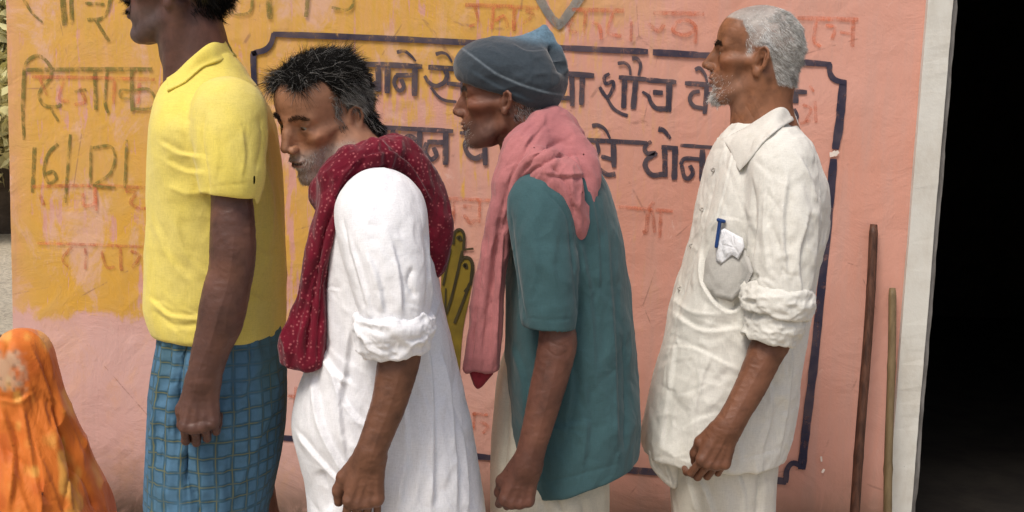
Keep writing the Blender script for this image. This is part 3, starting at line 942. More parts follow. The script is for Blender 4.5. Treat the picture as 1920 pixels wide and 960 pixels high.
strokes('lettering', [
    ([(1143, 138), (1133, 145), (1136, 157), (1149, 153), (1149, 166), (1138, 182), (1124, 163)], 6), ([(1137, 182), (1149, 202), (1163, 212), (1177, 217)], 5, 6),
    ([(1160, 145), (1212, 149)], 8), ([(1171, 149), (1169, 203)], 9), ([(1192, 150), (1187, 205)], 9),
    ([(1158, 119), (1171, 118), (1180, 126), (1182, 141)], 7, 4), ([(1185, 110), (1194, 110), (1201, 122), (1197, 142)], 8, 4),
    ([(1212, 150), (1268, 154)], 8), ([(1255, 154), (1253, 210)], 10), ([(1224, 173), (1243, 174)], 8),
    ([(1204, 172), (1216, 180), (1220, 191), (1231, 203), (1253, 204)], 5, 9)], NAVY, 'navy painted word शौच between the capped and white haired men')
strokes('lettering', [
    ([(1284, 156), (1345, 160)], 8), ([(1312, 171), (1299, 174), (1293, 186), (1301, 199), (1318, 203)], 7), ([(1325, 162), (1321, 214)], 8),
    ([(1325, 175), (1340, 180), (1346, 195)], 6), ([(1303, 131), (1312, 128), (1322, 140), (1326, 156)], 7, 4)], NAVY, 'navy painted word के behind the grey beard')
strokes('lettering', [
    ([(1420, 166), (1463, 170), (1513, 173)], 8), ([(1450, 188), (1497, 190)], 7), ([(1492, 172), (1492, 192)], 9), ([(1474, 189), (1466, 202), (1474, 213), (1492, 214)], 7),
    ([(1488, 204), (1494, 220), (1484, 232), (1493, 240)], 7), ([(1440, 168), (1439, 215)], 9)], NAVY, 'navy painted word बाद behind the white haired head')
# row 2
strokes('lettering', [
    ([(690, 237), (720, 239), (850, 246)], 8), ([(722, 240), (721, 270)], 8), ([(737, 242), (735, 292)], 9), ([(787, 246), (785, 308)], 9),
    ([(782, 262), (766, 255), (752, 270), (756, 288), (770, 293), (784, 284)], 7), ([(764, 262), (772, 274), (764, 290)], 9), ([(776, 262), (780, 276), (774, 288)], 6),
    ([(778, 312), (788, 307), (797, 315), (798, 324), (793, 333)], 7, 5),
    ([(836, 246), (835, 309)], 10), ([(801, 266), (833, 267)], 8), ([(801, 267), (797, 283), (807, 299), (818, 291), (813, 276)], 8)], NAVY, 'navy painted word साबुन on the lower line')
strokes('lettering', [
    ([(862, 249), (935, 252)], 7), ([(873, 240), (882, 255), (872, 270), (877, 288), (891, 297), (907, 290)], 7, 9), ([(888, 274), (907, 274)], 6), ([(908, 252), (910, 310)], 9)],
    NAVY, 'navy painted letters below the capped chin')
strokes('lettering', [
    ([(1086, 262), (1213, 268)], 8), ([(1150, 267), (1151, 314)], 9), ([(1119, 267), (1122, 284), (1110, 293), (1100, 291)], 6), ([(1108, 295), (1121, 313), (1138, 327), (1154, 326)], 5, 9),
    ([(1127, 293), (1148, 299)], 7), ([(1110, 236), (1122, 235), (1135, 243), (1144, 260)], 8, 4)], NAVY, 'navy painted word से on the lower line')
strokes('lettering', [
    ([(1221, 265), (1209, 276), (1213, 287), (1229, 288), (1213, 299), (1210, 313), (1223, 328), (1246, 326)], 7, 9), ([(1246, 277), (1247, 332)], 9), ([(1266, 275), (1264, 337)], 10),
    ([(1240, 276), (1271, 278)], 8), ([(1234, 242), (1245, 245), (1257, 260)], 9, 5), ([(1276, 309), (1281, 299), (1292, 297), (1315, 299)], 7),
    ([(1278, 310), (1283, 331), (1292, 334), (1299, 323), (1293, 310)], 7), ([(1317, 280), (1316, 340)], 10), ([(1275, 272), (1370, 279)], 6), ([(1345, 280), (1343, 338)], 9)], NAVY,
    'navy painted word धोना in front of the white haired man')
# border with notched corners
strokes('painted_border', [
    ([(512, 64), (700, 71), (880, 80), (1060, 90)], 10), ([(1060, 90), (1215, 97)], 10), ([(1224, 98), (1310, 103)], 11), ([(1310, 103), (1420, 110), (1558, 121)], 10),
    ([(514, 62), (508, 82), (496, 94), (476, 99)], 9), ([(479, 97), (476, 140), (500, 480), (515, 815)], 10),
    ([(1555, 119), (1556, 137), (1566, 150), (1587, 155)], 9), ([(1581, 153), (1574, 230), (1566, 280)], 14), ([(1563, 298), (1552, 420), (1540, 540), (1526, 680), (1514, 780), (1503, 880)], 14, 15),
    ([(1508, 877), (1488, 868), (1476, 880), (1473, 905)], 10), ([(1475, 903), (1452, 900)], 12), ([(515, 819), (720, 839), (920, 858)], 11), ([(920, 858), (1190, 882), (1460, 901)], 12)], NAVY2,
    'navy line border with notched corners framing the lettering')
strokes('paint_chip', [([(1555, 290), (1563, 289), (1572, 284)], 9, 5), ([(1562, 283), (1568, 292)], 5)], PALE, dy=0.0016)
strokes('paint_chip', [([(1539, 855), (1540, 865)], 3), ([(1545, 879), (1541, 886)], 4)], PALE, dy=0.0016)
# green date lettering
strokes('lettering', [([(40, -12), (50, 8), (62, 26), (80, 42)], 7, 3), ([(115, -30), (122, 48)], 10), ([(133, -30), (135, 46)], 7), ([(160, 6), (196, 8)], 5),
    ([(209, -20), (203, 18), (190, 35), (164, 37)], 6), ([(180, 38), (192, 58), (205, 78)], 6)], GREEN, 'thin green lettering at the top left')
strokes('lettering', [([(46, 131), (170, 130), (286, 130)], 7), ([(45, 150), (50, 118), (68, 105), (84, 111), (99, 130)], 6), ([(46, 128), (43, 200), (45, 262)], 8, 5),
    ([(97, 133), (94, 148), (78, 166), (74, 182), (84, 198), (108, 200), (114, 194)], 6), ([(96, 204), (110, 228)], 5), ([(140, 172), (162, 168)], 5), ([(178, 132), (180, 206)], 7),
    ([(201, 132), (197, 190), (203, 212)], 5), ([(247, 126), (248, 209)], 7), ([(249, 172), (228, 168), (226, 182), (246, 186)], 4), ([(249, 170), (277, 167), (291, 184), (284, 203), (251, 204)], 5)],
    GREEN, 'thin green word दिनांक on the ochre coat')
strokes('lettering', [([(65, 276), (61, 361)], 7), ([(109, 270), (91, 288), (83, 320), (92, 343), (106, 334), (99, 322), (87, 326)], 6), ([(132, 252), (122, 380)], 5),
    ([(171, 273), (169, 352)], 5), ([(174, 277), (206, 274), (216, 294), (206, 326), (174, 348)], 5), ([(174, 348), (217, 352)], 5), ([(238, 262), (234, 352)], 5), ([(284, 268), (281, 348)], 7),
    ([(300, 280), (330, 285)], 6)], GREEN, 'thin green date 16/12/ on the ochre coat')
strokes('lettering', [([(430, 22), (450, 27), (470, 20), (474, -20)], 5)], GREEN)
strokes('lettering', [([(503, -20), (506, 36)], 10)], GREEN)
strokes('lettering', [([(578, -20), (574, 32)], 7)], GREEN)
strokes('lettering', [([(622, 14), (648, 19), (662, 8), (660, -15)], 5)], GREEN)
strokes('lettering', [([(1006, -15), (1028, 25), (1052, 52)], 15, 13), ([(1095, -15), (1070, 20), (1046, 52)], 17, 12)], GREY, 'grey brush mark rising behind the cap')
# ghosts of older red lettering
strokes('faded_lettering', [([(60, 144), (180, 146), (290, 149)], 6), ([(75, 148), (90, 180)], 5), ([(120, 150), (112, 185), (130, 190)], 5), ([(150, 165), (160, 190), (140, 196)], 6),
    ([(215, 150), (213, 195)], 6), ([(262, 155), (258, 195)], 6), ([(300, 158), (330, 160)], 6)], RED)
strokes('faded_lettering', [([(60, 350), (170, 348), (290, 353)], 6), ([(155, 362), (158, 385), (178, 380), (178, 350)], 6), ([(178, 352), (180, 395)], 6), ([(235, 358), (255, 362), (245, 380), (262, 392)], 6),
    ([(278, 354), (277, 402)], 7), ([(262, 392), (276, 390)], 5), ([(75, 365), (82, 385)], 6)], RED)
strokes('faded_lettering', [([(70, 456), (150, 458), (290, 464)], 5), ([(135, 462), (118, 485), (128, 500)], 5), ([(160, 465), (160, 505)], 5), ([(190, 470), (200, 500), (215, 500)], 5), ([(225, 462), (228, 508)], 6),
    ([(245, 470), (262, 480), (248, 502)], 6), ([(275, 465), (274, 508)], 6)], RED)
strokes('faded_lettering', [([(872, 9), (1010, 15)], 7), ([(890, 12), (896, 40), (880, 50)], 5), ([(925, 12), (922, 55)], 6), ([(928, 40), (945, 30), (952, 52)], 6), ([(965, 14), (963, 58)], 7), ([(985, 20), (1000, 28), (980, 44)], 6)], RED)
strokes('faded_lettering', [([(1072, 18), (1170, 20)], 7), ([(1078, 30), (1066, 55), (1082, 60)], 5), ([(1098, 20), (1095, 70)], 6), ([(1112, 40), (1124, 50), (1128, 75)], 6), ([(1150, 24), (1140, 60), (1165, 68)], 6), ([(1184, 40), (1183, 78)], 5)], RED)
strokes('faded_lettering', [([(1225, 24), (1320, 26)], 7), ([(1215, 45), (1235, 58), (1245, 46)], 7), ([(1270, 40), (1262, 58), (1285, 66), (1304, 52), (1290, 38), (1270, 40)], 6), ([(1305, 48), (1303, 82)], 6)], RED)
strokes('faded_lettering', [([(1495, 34), (1609, 37)], 7), ([(1530, 40), (1526, 75), (1538, 88)], 6), ([(1548, 48), (1565, 52), (1560, 75)], 6), ([(1600, 38), (1598, 88)], 7), ([(1575, 60), (1598, 64)], 5)], RED)
strokes('faded_lettering', [([(834, 372), (925, 376)], 6), ([(842, 374), (840, 398), (852, 398)], 5), ([(852, 376), (850, 415)], 5), ([(868, 386), (884, 387)], 6), ([(870, 402), (882, 418), (894, 410)], 6), ([(900, 376), (898, 418)], 5)], RED)
strokes('faded_lettering', [([(1160, 388), (1262, 396)], 6), ([(1226, 378), (1216, 396), (1212, 432), (1205, 436)], 7), ([(1222, 392), (1228, 436)], 6), ([(1240, 392), (1236, 446)], 6)], RED)
strokes('faded_lettering', [([(1505, 196), (1520, 205), (1510, 228)], 5), ([(1528, 190), (1530, 230)], 5), ([(1500, 232), (1520, 226)], 5), ([(1518, 160), (1526, 172)], 4)], RED)
strokes('faded_lettering', [([(540, 742), (610, 748)], 6), ([(555, 725), (552, 775)], 6)], RED)
strokes('faded_lettering', [([(885, 776), (915, 778)], 6), ([(900, 790), (915, 800), (905, 812)], 6), ([(890, 772), (888, 805)], 5)], RED)
# olive painted fingers of the hand-washing mural
def blob(name, polys, mat, dy, label=None):
    V, F = [], []
    for pts in polys:
        b = len(V)
        P = np.array(smooth_path([at(a, c, 0) for a, c in pts], np.ones(len(pts)), 4)[0])
        V += [(p[0], -0.0004 - dy, p[2]) for p in P]
        F.append([b + i for i in range(len(P))])
    o = mesh_obj(name, V, F, mat, wall, smooth=False)
    if label: o['label'] = label
    return o
blob('painted_hand', [[(815, 690), (826, 560), (828, 500), (836, 475), (846, 462), (852, 436), (862, 431), (870, 440), (869, 482), (884, 487), (886, 520), (880, 560), (868, 620), (860, 720)]], OLIVE, 0.0,
     'olive painted fingers with dark outlines on the wall')
strokes('painted_outline', [([(845, 466), (838, 500), (831, 535)], 4), ([(867, 470), (856, 520), (846, 560), (836, 590)], 5), ([(881, 530), (868, 566), (852, 606)], 5), ([(836, 540), (834, 600)], 3),
    ([(850, 458), (852, 437), (862, 430), (870, 440), (869, 470)], 5), ([(857, 448), (862, 444), (864, 452)], 6), ([(862, 492), (870, 483), (882, 486), (886, 502), (882, 535)], 6), ([(869, 500), (873, 496), (875, 504)], 6),
    ([(870, 468), (888, 466)], 4), ([(878, 540), (872, 548)], 7)], BLACKP, dy=0.0012)

# ------------------------------------------------------------------ sticks against the wall
def stick(name, top, low, w0, w1, mat, label, knots, bow=0.0, grip=None):
    Yt = -0.016
    A = at(*top, Yt)
    # the stick leans: its foot stands 0.2 m out from the wall; the low pixel lies on the line between
    d = ray(*low)
    Yb = -0.22
    B = None
    for Y in np.linspace(-0.02, -0.4, 400):
        P = at(*low, Y)
        t = (A[2] - 0.0) / (A[2] - P[2])
        foot = A + (P - A) * t
        if foot[1] <= Yb:
            B = foot; break
    n = 46; k = 12
    V, F = [], []
    ax = (B - A) / np.linalg.norm(B - A)
    e1 = np.cross(ax, [0, 1, 0]); e1 /= np.linalg.norm(e1); e2 = np.cross(ax, e1)
    L = np.linalg.norm(B - A)
    for i in range(n + 1):
        t = i / n
        c = A + (B - A) * t + e1 * bow * math.sin(math.pi * t) + e1 * 0.002 * math.sin(9 * t + w0)
        r = (w0 + (w1 - w0) * t) * 0.5
        for kt in knots:
            r *= 1 + 0.16 * math.exp(-((t - kt) / 0.008) ** 2)
        if i in (0, n): r *= 0.8
        for j in range(k):
            a = 2 * math.pi * j / k
            rr = r * (1 + 0.04 * math.sin(3 * a + 5 * t))
            V.append(c + (e1 * math.cos(a) + e2 * math.sin(a)) * rr)
    for i in range(n):
        for j in range(k):
            F.append([i * k + j, i * k + (j + 1) % k, (i + 1) * k + (j + 1) % k, (i + 1) * k + j])
    F.append([j for j in range(k)][::-1]); F.append([n * k + j for j in range(k)])
    root = empty(name, B)
    o = mesh_obj('shaft', V, F, mat, None); keep_world(o, root)
    tag(root, label, 'stick', 'sticks leaning by the doorway')
    return root
BROWN = plain('dark_bamboo', (0.115, 0.05, 0.03), (0.045, 0.02, 0.013), 16, 0.5, 0.3, 0.002, (6, 6, 0.8))
TAN = plain('green_bamboo', (0.19, 0.135, 0.070), (0.13, 0.09, 0.045), 11, 0.55, 0.3, 0.002, (5, 5, 0.8))
stick('walking_stick', (1638, 421), (1600, 958), 0.024, 0.028, BROWN, 'dark brown wooden stick, the longer one, leaning on the pink wall', (0.16, 0.36, 0.55, 0.8), 0.006)
stick('walking_stick', (1673, 540), (1667, 958), 0.021, 0.024, TAN, 'greenish tan bamboo stick, the shorter one, leaning beside the white door band', (0.22, 0.25, 0.5, 0.75), -0.002)

# ------------------------------------------------------------------ people
def rows_px(rows, Y, base=None):
    """(py, left, right, half depth[, depth offset]) in picture units at depth Y -> loft rows"""
    out = []
    for r in rows:
        py, l, rr, b = r[:4]
        dy = r[4] if len(r) > 4 else 0.0
        A, B = at(l, py, Y + dy), at(rr, py, Y + dy)
        out.append(((A[2] + B[2]) / 2, (A[0] + B[0]) / 2, max((B[0] - A[0]) / 2, 0.004), Y + dy, b))
    return out
def pp(px, py, Y, dy=0.0):
    return at(px, py, Y + dy)
def shade(cols, V, seed, amp=0.12):
    n = fbm(V * 30, seed, 3)
    return cols * (1 + amp * n)[:, None]

def merge(parts):
    Vs, Fs, b = [], [], 0
    for V, F in parts:
        Vs.append(V); Fs.append(F + b); b += len(V)
    return np.concatenate(Vs), np.concatenate(Fs)

def garment(name, f, vox, mat, parent, creases=(), wr=(), smooth=2, colors=None, lo=None, hi=None, axis=None):
    V, F = largest(*f.mesh(vox, smooth=smooth, lo=lo, hi=hi))
    for (amp, sc, seed) in wr:
        V = wrinkle(V, F, amp, sc, seed)
    if creases: V = crease(V, F, creases)
    vec = None
    if axis is not None:
        ax, ay, rad = axis
        th = np.arctan2(V[:, 1] - ay, V[:, 0] - ax)
        vec = np.stack([th * rad, V[:, 2], np.zeros(len(V))], 1)
    c = colors(V) if colors else None
    o = mesh_obj(name, V, F, mat, None, colors=c, vecs=vec)
    return keep_world(o, parent)

def legs(f, X, Y, ztop, spread=0.055, r0=0.062, r1=0.04, fwd=0.0):
    for s in (-1, 1):
        y = Y + s * spread
        x = X + (0.06 * s)
        f.cone((X, y, ztop), (x + 0.01, y, 0.48), r0, r1 * 1.25, 0.03)
        f.cone((x + 0.01, y, 0.48), (x + 0.03, y, 0.09), r1 * 1.2, r1 * 0.8, 0.02)
        f.ell((x + 0.03, y, 0.045), (0.045, 0.036, 0.045), 0.02)
        f.ell((x - 0.05, y, 0.035), (0.11, 0.042, 0.032), 0.02)

def person(name, X, Y):
    return empty(name, (X, Y, 0.0))

def head_colors(fr, V, base, beard=0.0, beardc=(0.1, 0.09, 0.08), lips=(0.10, 0.03, 0.025), scalp=None, scalpc=(0.012, 0.01, 0.009), seed=1, redden=0.25, jaw=1.0, long=0.0):
    L = fr.local(V)
    x, y, z = L[:, 0], np.abs(L[:, 1]), L[:, 2]
    c = np.tile(np.asarray(base, float), (len(V), 1))
    def blend(m, colr):
        m = np.clip(m, 0, 1)[:, None]; c[:] = c * (1 - m) + np.asarray(colr) * m
    # ruddy cheeks and nose, dark sockets
    blend(redden * np.exp(-((x - 62) / 22) ** 2 - ((z + 8) / 18) ** 2), np.asarray(base) * np.array([1.55, 1.25, 1.1]))
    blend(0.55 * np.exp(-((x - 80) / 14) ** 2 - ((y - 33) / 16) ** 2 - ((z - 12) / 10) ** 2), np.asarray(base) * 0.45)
    J = lambda q: q if q > -30 else -30 + (q + 30) * jaw
    zl = J(-48) - long
    blend(0.8 * sstep(x, 86, 92) * np.exp(-(y / 19) ** 4 - ((z - zl) / 9) ** 4), lips)
    blend(0.85 * sstep(x, 86, 93) * np.exp(-(y / 22) ** 4 - ((z - zl) / 2.0) ** 2), np.asarray(lips) * 0.25)
    if beard:
        line = -18 - 0.10 * (x - 0)
        m = sstep(line - z, 0, 22) * sstep(x, -2, 25) * sstep(z, -125 - long, -108 - long)
        m = m * (1 - np.exp(-(y / 20) ** 4 - ((z - zl) / 8) ** 4))
        blend(beard * m, beardc)
    if scalp is not None:
        blend(scalp(x, y, z), scalpc)
    n = fbm(L * 0.06, seed, 3)
    return np.clip(c * (1 + 0.16 * n)[:, None], 0, 1)

def brow_hair(fr, V, N, n, colr, parent, length=8):
    n = int(n * 1.5)
    L = fr.local(V); x, y, z = L[:, 0], np.abs(L[:, 1]), L[:, 2]
    arch = 33 + 5 * np.sin(np.clip((y - 12) / 38, 0, 1) * math.pi) - 0.05 * (y - 12)
    m = np.exp(-((z - arch) / 3.4) ** 2) * sstep(y, 9, 15) * sstep(52 - y, 0, 8) * (x > 50)
    for sd in (-1, 1):
        _brow(fr, V, N, L, m * (np.sign(L[:, 1]) == sd), n // 2, colr, parent, length)
def _brow(fr, V, N, L, m, n, colr, parent, length):
    i = pick(m, n)
    out = N[i] * 0.5 + (np.sign(L[i, 1])[:, None] * fr.R[:, 1][None]) * 0.9 + fr.R[:, 2][None] * 0.25 + rng.normal(0, 0.2, (len(i), 3))
    cc = np.asarray(colr)[None] * (0.6 + 0.8 * rng.random((len(i), 1)))
    o = strands('eyebrow', V[i], out, (length * (0.6 + 0.6 * rng.random(len(i)))) * fr.sc, 0.00045, cc, None)
    if o: keep_world(o, parent)

def make_hair(name, fr, V, N, mask, n, length, rad, colfn, parent, comb=(0, 0, 0), up=0.6, jit=0.3, droop=0.15, layers=((0.0, 1.0),)):
    L = fr.local(V)
    m = mask(L[:, 0], L[:, 1], L[:, 2])
    lift = []; ii = []
    for lf, share in layers:
        q = pick(np.clip(m if lf == 0 else m * (m > 0.9), 0, None), n * share)
        ii.append(q); lift.append(np.full(len(q), lf) * (0.6 + 0.6 * rng.random(len(q))))
    i = np.concatenate(ii); lift = np.concatenate(lift)
    if not len(i): return
    jitter = rng.uniform(-0.5, 0.5, (len(i), 3)) * 0.002
    li = L[i]
    cw = np.asarray(comb(li[:, 0], li[:, 1], li[:, 2]) if callable(comb) else np.tile(comb, (len(i), 1)))
    cell = np.floor(li / 7.0 + 0.35 * rng.normal(0, 1, li.shape)).astype(np.int64)
    clump = np.stack([0.6 * vnoise(li * 0.09 + 7 * k, 40 + k) + 0.55 * _hash(cell[:, 0], cell[:, 1], cell[:, 2], 90 + k) for k in range(3)], 1)
    D = N[i] * up + (cw + clump * jit * 1.3) @ fr.R.T + rng.normal(0, jit * 0.5, (len(i), 3))
    Ln = (length(li[:, 0], li[:, 1], li[:, 2]) if callable(length) else length) * (0.65 + 0.5 * rng.random(len(i))) * fr.sc
    bend = (np.stack([vnoise(li * 0.07 + 31 * k, 60 + k) for k in range(3)], 1) * 0.8) @ fr.R.T + rng.normal(0, 0.12, (len(i), 3))
    o = strands(name, V[i] + jitter + N[i] * (lift - 0.001)[:, None], D, Ln, rad, colfn(li), None, droop, bend, 4)
    keep_world(o, parent)

def finish_body(name, parts, cols, parent):
    V, F = merge(parts)
    o = mesh_obj(name, V, F, SKIN, None, colors=np.concatenate(cols))
    return keep_world(o, parent)

def eyes(fr, parent, look=(0, 0)):
    for s in (-1, 1):
        a, b = map(math.radians, look)
        l = np.array([[math.cos(a) * math.cos(b), -math.sin(a), -math.cos(a) * math.sin(b)],
                      [math.sin(a) * math.cos(b), math.cos(a), -math.sin(a) * math.sin(b)], [math.sin(b), 0, math.cos(b)]])
        o = ball(fr.w((70.2, s * 32, 14)), fr.R @ l, 12.7 * fr.sc, 'eye', None)
        keep_world(o, parent)

def collar(name, f, Y, top, out, mat, parent, th=0.0035):
    """turned-down collar: its upper edge stands round the neck (px, py, depth), its outer edge lies on the shirt; both leaves"""
    n, mr = 40, 10
    T = np.array([pp(a, b, Y, c) for a, b, c in top])
    O = np.array([f.hit(a, b, 0.006) for a, b in out])
    T = smooth_path(T, np.ones(len(T)), 8)[0]; O = smooth_path(O, np.ones(len(O)), 8)[0]
    for side in (0, 1):
        V, F = [], []
        w = len(T)
        for layer in (0, 1):
            for j in range(mr + 1):
                v = j / mr
                for i in range(w):
                    P = T[i] + (O[i] - T[i]) * v
                    lift = math.sin(min(v * 1.25, 1.0) * math.pi) * 0.010 + (th if layer == 0 else 0)
                    P = P + np.array([0, -0.55 * lift, 0.8 * lift])
                    if side: P = np.array([P[0], 2 * Y - P[1], P[2]])
                    V.append(P)
        L = w * (mr + 1)
        for j in range(mr):
            for i in range(w - 1):
                a = j * w + i
                F.append([a, a + 1, a + 1 + w, a + w]); F.append([L + a + w, L + a + 1 + w, L + a + 1, L + a])
        for i in range(w - 1):
            F.append([i + 1, i, L + i, L + i + 1]); a = mr * w + i
            F.append([a, a + 1, L + a + 1, L + a])
        for j in range(mr):
            a = j * w; F.append([a, a + w, L + a + w, L + a]); a = j * w + w - 1
            F.append([a + w, a, L + a, L + a + w])
        keep_world(mesh_obj(name, V, F, mat, None), parent)

QUEUE = 'men queuing in a row along the wall'

# ================= man in the yellow shirt =================
Y1 = -0.75
u1 = mmpx(Y1)
man1 = person('person', at(410, 900, Y1)[0], Y1)
tag(man1, 'man in yellow polo shirt and blue checked lungi at the head of the queue', 'person', QUEUE)
fr1 = head_frame(338, -10, Y1, yaw=-4, pitch=-5, sc=1.04)
f = Field(); add_head(f, fr1, 1.0, 0.8)
f.tube([pp(355, 40, Y1), pp(365, 90, Y1), pp(378, 150, Y1), pp(395, 220, Y1)], [0.056, 0.057, 0.062, 0.085], 0.02)
f.cone(fr1.w((-20, 60, -25)), pp(325, 175, Y1, -0.03), 0.015, 0.014, 0.02)
f.ell(pp(318, 100, Y1), (0.014, 0.015, 0.018), 0.02)
H1 = f.mesh(0.0024)
f = Field()
skin1 = (0.090, 0.040, 0.029)
aY = -0.185
f.tube([pp(432, 250, Y1, aY + 0.05), pp(434, 350, Y1, aY + 0.0), pp(437, 450, Y1, aY - 0.015), pp(432, 520, Y1, aY - 0.015), pp(415, 590, Y1, aY - 0.02), pp(397, 650, Y1, aY - 0.025), pp(384, 700, Y1, aY - 0.03), pp(380, 722, Y1, aY - 0.03)],
       [0.028, 0.034, 0.039, 0.037, 0.036, 0.031, 0.027, 0.0255], 0.012)
f.ell(pp(418, 575, Y1, aY - 0.02), (0.037, 0.036, 0.07), 0.02)
w1 = pp(380, 715, Y1, aY - 0.03)
add_hand(f, w1, pp(374, 800, Y1, aY - 0.05) - w1, (0.12, -1, 0), (-1, 0, 0), ((52, 62, 30), (56, 66, 32), (58, 70, 32), (60, 74, 34)), 0.98,
         thumb=[(20, 22, -10), (56, 38, -20), (86, 36, -34), (108, 26, -44)], spread=0.5)
A1 = f.mesh(0.0021)
A1 = (crease(wrinkle(A1[0], A1[1], 0.0005, (45, 45, 60), 1), A1[1], [([(440, 430), (430, 520), (405, 610), (385, 690)], 3, 0.00096, 'r'), ([(415, 560), (398, 630), (372, 700), (360, 770)], 2.5, 0.00096, 'r'), ([(345, 798), (380, 790), (410, 796)], 3, 0.00096, 'v'), ([(355, 715), (380, 708), (405, 712)], 2.5, 0.00072, 'v')]), A1[1])
f = Field()
core = [pp(395, 220, Y1), pp(405, 400, Y1), pp(412, 600, Y1), pp(410, 720, Y1)]
f.tube(core, [0.08, 0.10, 0.10, 0.10], 0.02)
f.cone(pp(410, 205, Y1, -0.10), pp(410, 215, Y1, 0.10), 0.04, 0.04, 0.04)
f.tube([pp(420, 220, Y1, 0.17), pp(432, 420, Y1, 0.20), pp(425, 560, Y1, 0.20), pp(385, 720, Y1, 0.19)], [0.045, 0.04, 0.038, 0.028], 0.02)
w1b = pp(385, 715, Y1, 0.19)
add_hand(f, w1b, (-0.05, 0, -1), (0, 1, 0), (-1, 0, 0), ((30, 40, 20),) * 4, 1.0)
legs(f, at(410, 900, Y1)[0], Y1, 0.85)
K1 = f.mesh(0.006)
finish_body('body', [H1, A1, K1], [
    head_colors(fr1, H1[0], skin1, 0.35, (0.10, 0.085, 0.08), scalp=lambda x, y, z: sstep(-x * 0.6 + z * 0.9, 14, 26) * (1 - np.exp(-((x + 10) / 30) ** 2 - ((z - 2) / 34) ** 2) * (y > 55))),
    shade(np.tile(skin1, (len(A1[0]), 1)), A1[0], 3), shade(np.tile(skin1, (len(K1[0]), 1)), K1[0], 4)], man1)
N = normals(*H1)
eyes(fr1, man1)
HB = lambda base, g, gc: (lambda li: np.asarray(base)[None] * (0.5 + rng.random((len(li), 1))) * (1 - (rng.random((len(li), 1)) < g)) + (rng.random((len(li), 1)) < g) * np.asarray(gc)[None])
def m_hair1(x, y, z):
    y = np.abs(y)
    return sstep(-x * 0.55 + z, 12, 24) * (1 - (y > 50) * np.exp(-((x - 2) / 34) ** 4 - ((z + 2) / 34) ** 4)) * ((x < 70) | (z > 75))
def m_nape1(x, y, z):
    return np.maximum(m_hair1(x, y, z), sstep(-x, 38, 52) * sstep(z, -42, -24))
make_hair('hair', fr1, H1[0], N, m_nape1, 9000, 15, 0.0007, HB((0.008, 0.007, 0.007), 0.03, (0.06, 0.055, 0.05)), man1, comb=(-0.5, 0, -0.6), up=0.45, jit=0.25)
def m_must(x, y, z):
    return (x > 84) * np.exp(-((z + 33) / 7) ** 2) * np.exp(-(y / 28) ** 4)
make_hair('moustache', fr1, H1[0], N, m_must, 1500, 9, 0.0005, HB((0.008, 0.007, 0.006), 0.05, (0.1, 0.1, 0.1)), man1, comb=(0, 0, -0.9), up=0.5, jit=0.2)
brow_hair(fr1, H1[0], N, 300, (0.01, 0.008, 0.007), man1)

YEL = cloth('yellow_jersey', (0.76, 0.62, 0.13), (0.72, 0.60, 0.19), rumple=0.16, rscale=9)
f = Field()
f.loft(rows_px([(100, 384, 436, 0.045), (122, 352, 456, 0.062), (145, 326, 470, 0.088), (170, 311, 486, 0.125), (205, 304, 500, 0.17), (250, 299, 510, 0.192), (330, 293, 521, 0.185), (420, 288, 527, 0.17),
                (520, 283, 531, 0.165), (570, 283, 532, 0.166), (598, 290, 531, 0.166), (620, 300, 528, 0.164)], Y1), 0.01, rnd=0.008)
SY = -0.165
g = Field()
g.ell(pp(428, 205, Y1, SY + 0.02), (0.062, 0.06, 0.06), 0.05)
g.tube([pp(430, 215, Y1, SY), pp(433, 290, Y1, SY - 0.022), pp(433, 366, Y1, SY - 0.03)], [0.060, 0.050, 0.047], 0.03)
g.plane(pp(433, 364, Y1, SY), (0.06, 0, 1), 's', 0.002, lo=at(380, 420, Y1 + SY - 0.12) , hi=at(485, 358, Y1 + SY + 0.03))
g.tube([pp(433, 356, Y1, SY - 0.03), pp(433, 400, Y1, SY - 0.03)], [0.036, 0.042], 0.003, 's')
f.sub(g, 0.010)
f.tube([pp(430, 215, Y1, 0.165), pp(433, 366, Y1, 0.19)], [0.060, 0.048], 0.03)
f.tube([pp(368, 80, Y1), pp(374, 150, Y1)], [0.056, 0.056], 0.006, 's')
cr1 = [([(384, 205), (377, 260), (386, 320), (392, 372)], 6, 0.006, 'v'), ([(488, 215), (492, 265), (480, 320)], 6, 0.004, 'v'),
       ([(396, 352), (434, 346), (472, 344)], 2.5, 0.0014, 'v'), ([(300, 265), (335, 285), (376, 293)], 7, 0.005, 'f'), ([(310, 300), (345, 318), (384, 322)], 9, 0.004, 'f'),
       ([(315, 350), (350, 362), (388, 360)], 9, 0.004, 'r'), ([(296, 420), (320, 480), (360, 530)], 12, 0.005, 'f'), ([(330, 400), (350, 470), (392, 520)], 12, 0.004, 'f'),
       ([(284, 560), (320, 590), (372, 596)], 8, 0.006, 'f'), ([(290, 585), (330, 610), (380, 606)], 6, 0.005, 'v'), ([(450, 420), (490, 470), (528, 480)], 12, 0.004, 'f'),
       ([(455, 540), (495, 560), (530, 556)], 12, 0.004, 'f'), ([(405, 235), (412, 290), (405, 340)], 8, 0.0025, 'f'), ([(455, 240), (462, 290), (455, 335)], 8, 0.0025, 'f'),
       ([(440, 628), (490, 626), (528, 622)], 2.2, 0.0014, 'v'), ([(340, 165), (348, 200), (345, 245)], 4, 0.002, 'v'), ([(500, 300), (515, 380), (512, 450)], 10, 0.004, 'f')]
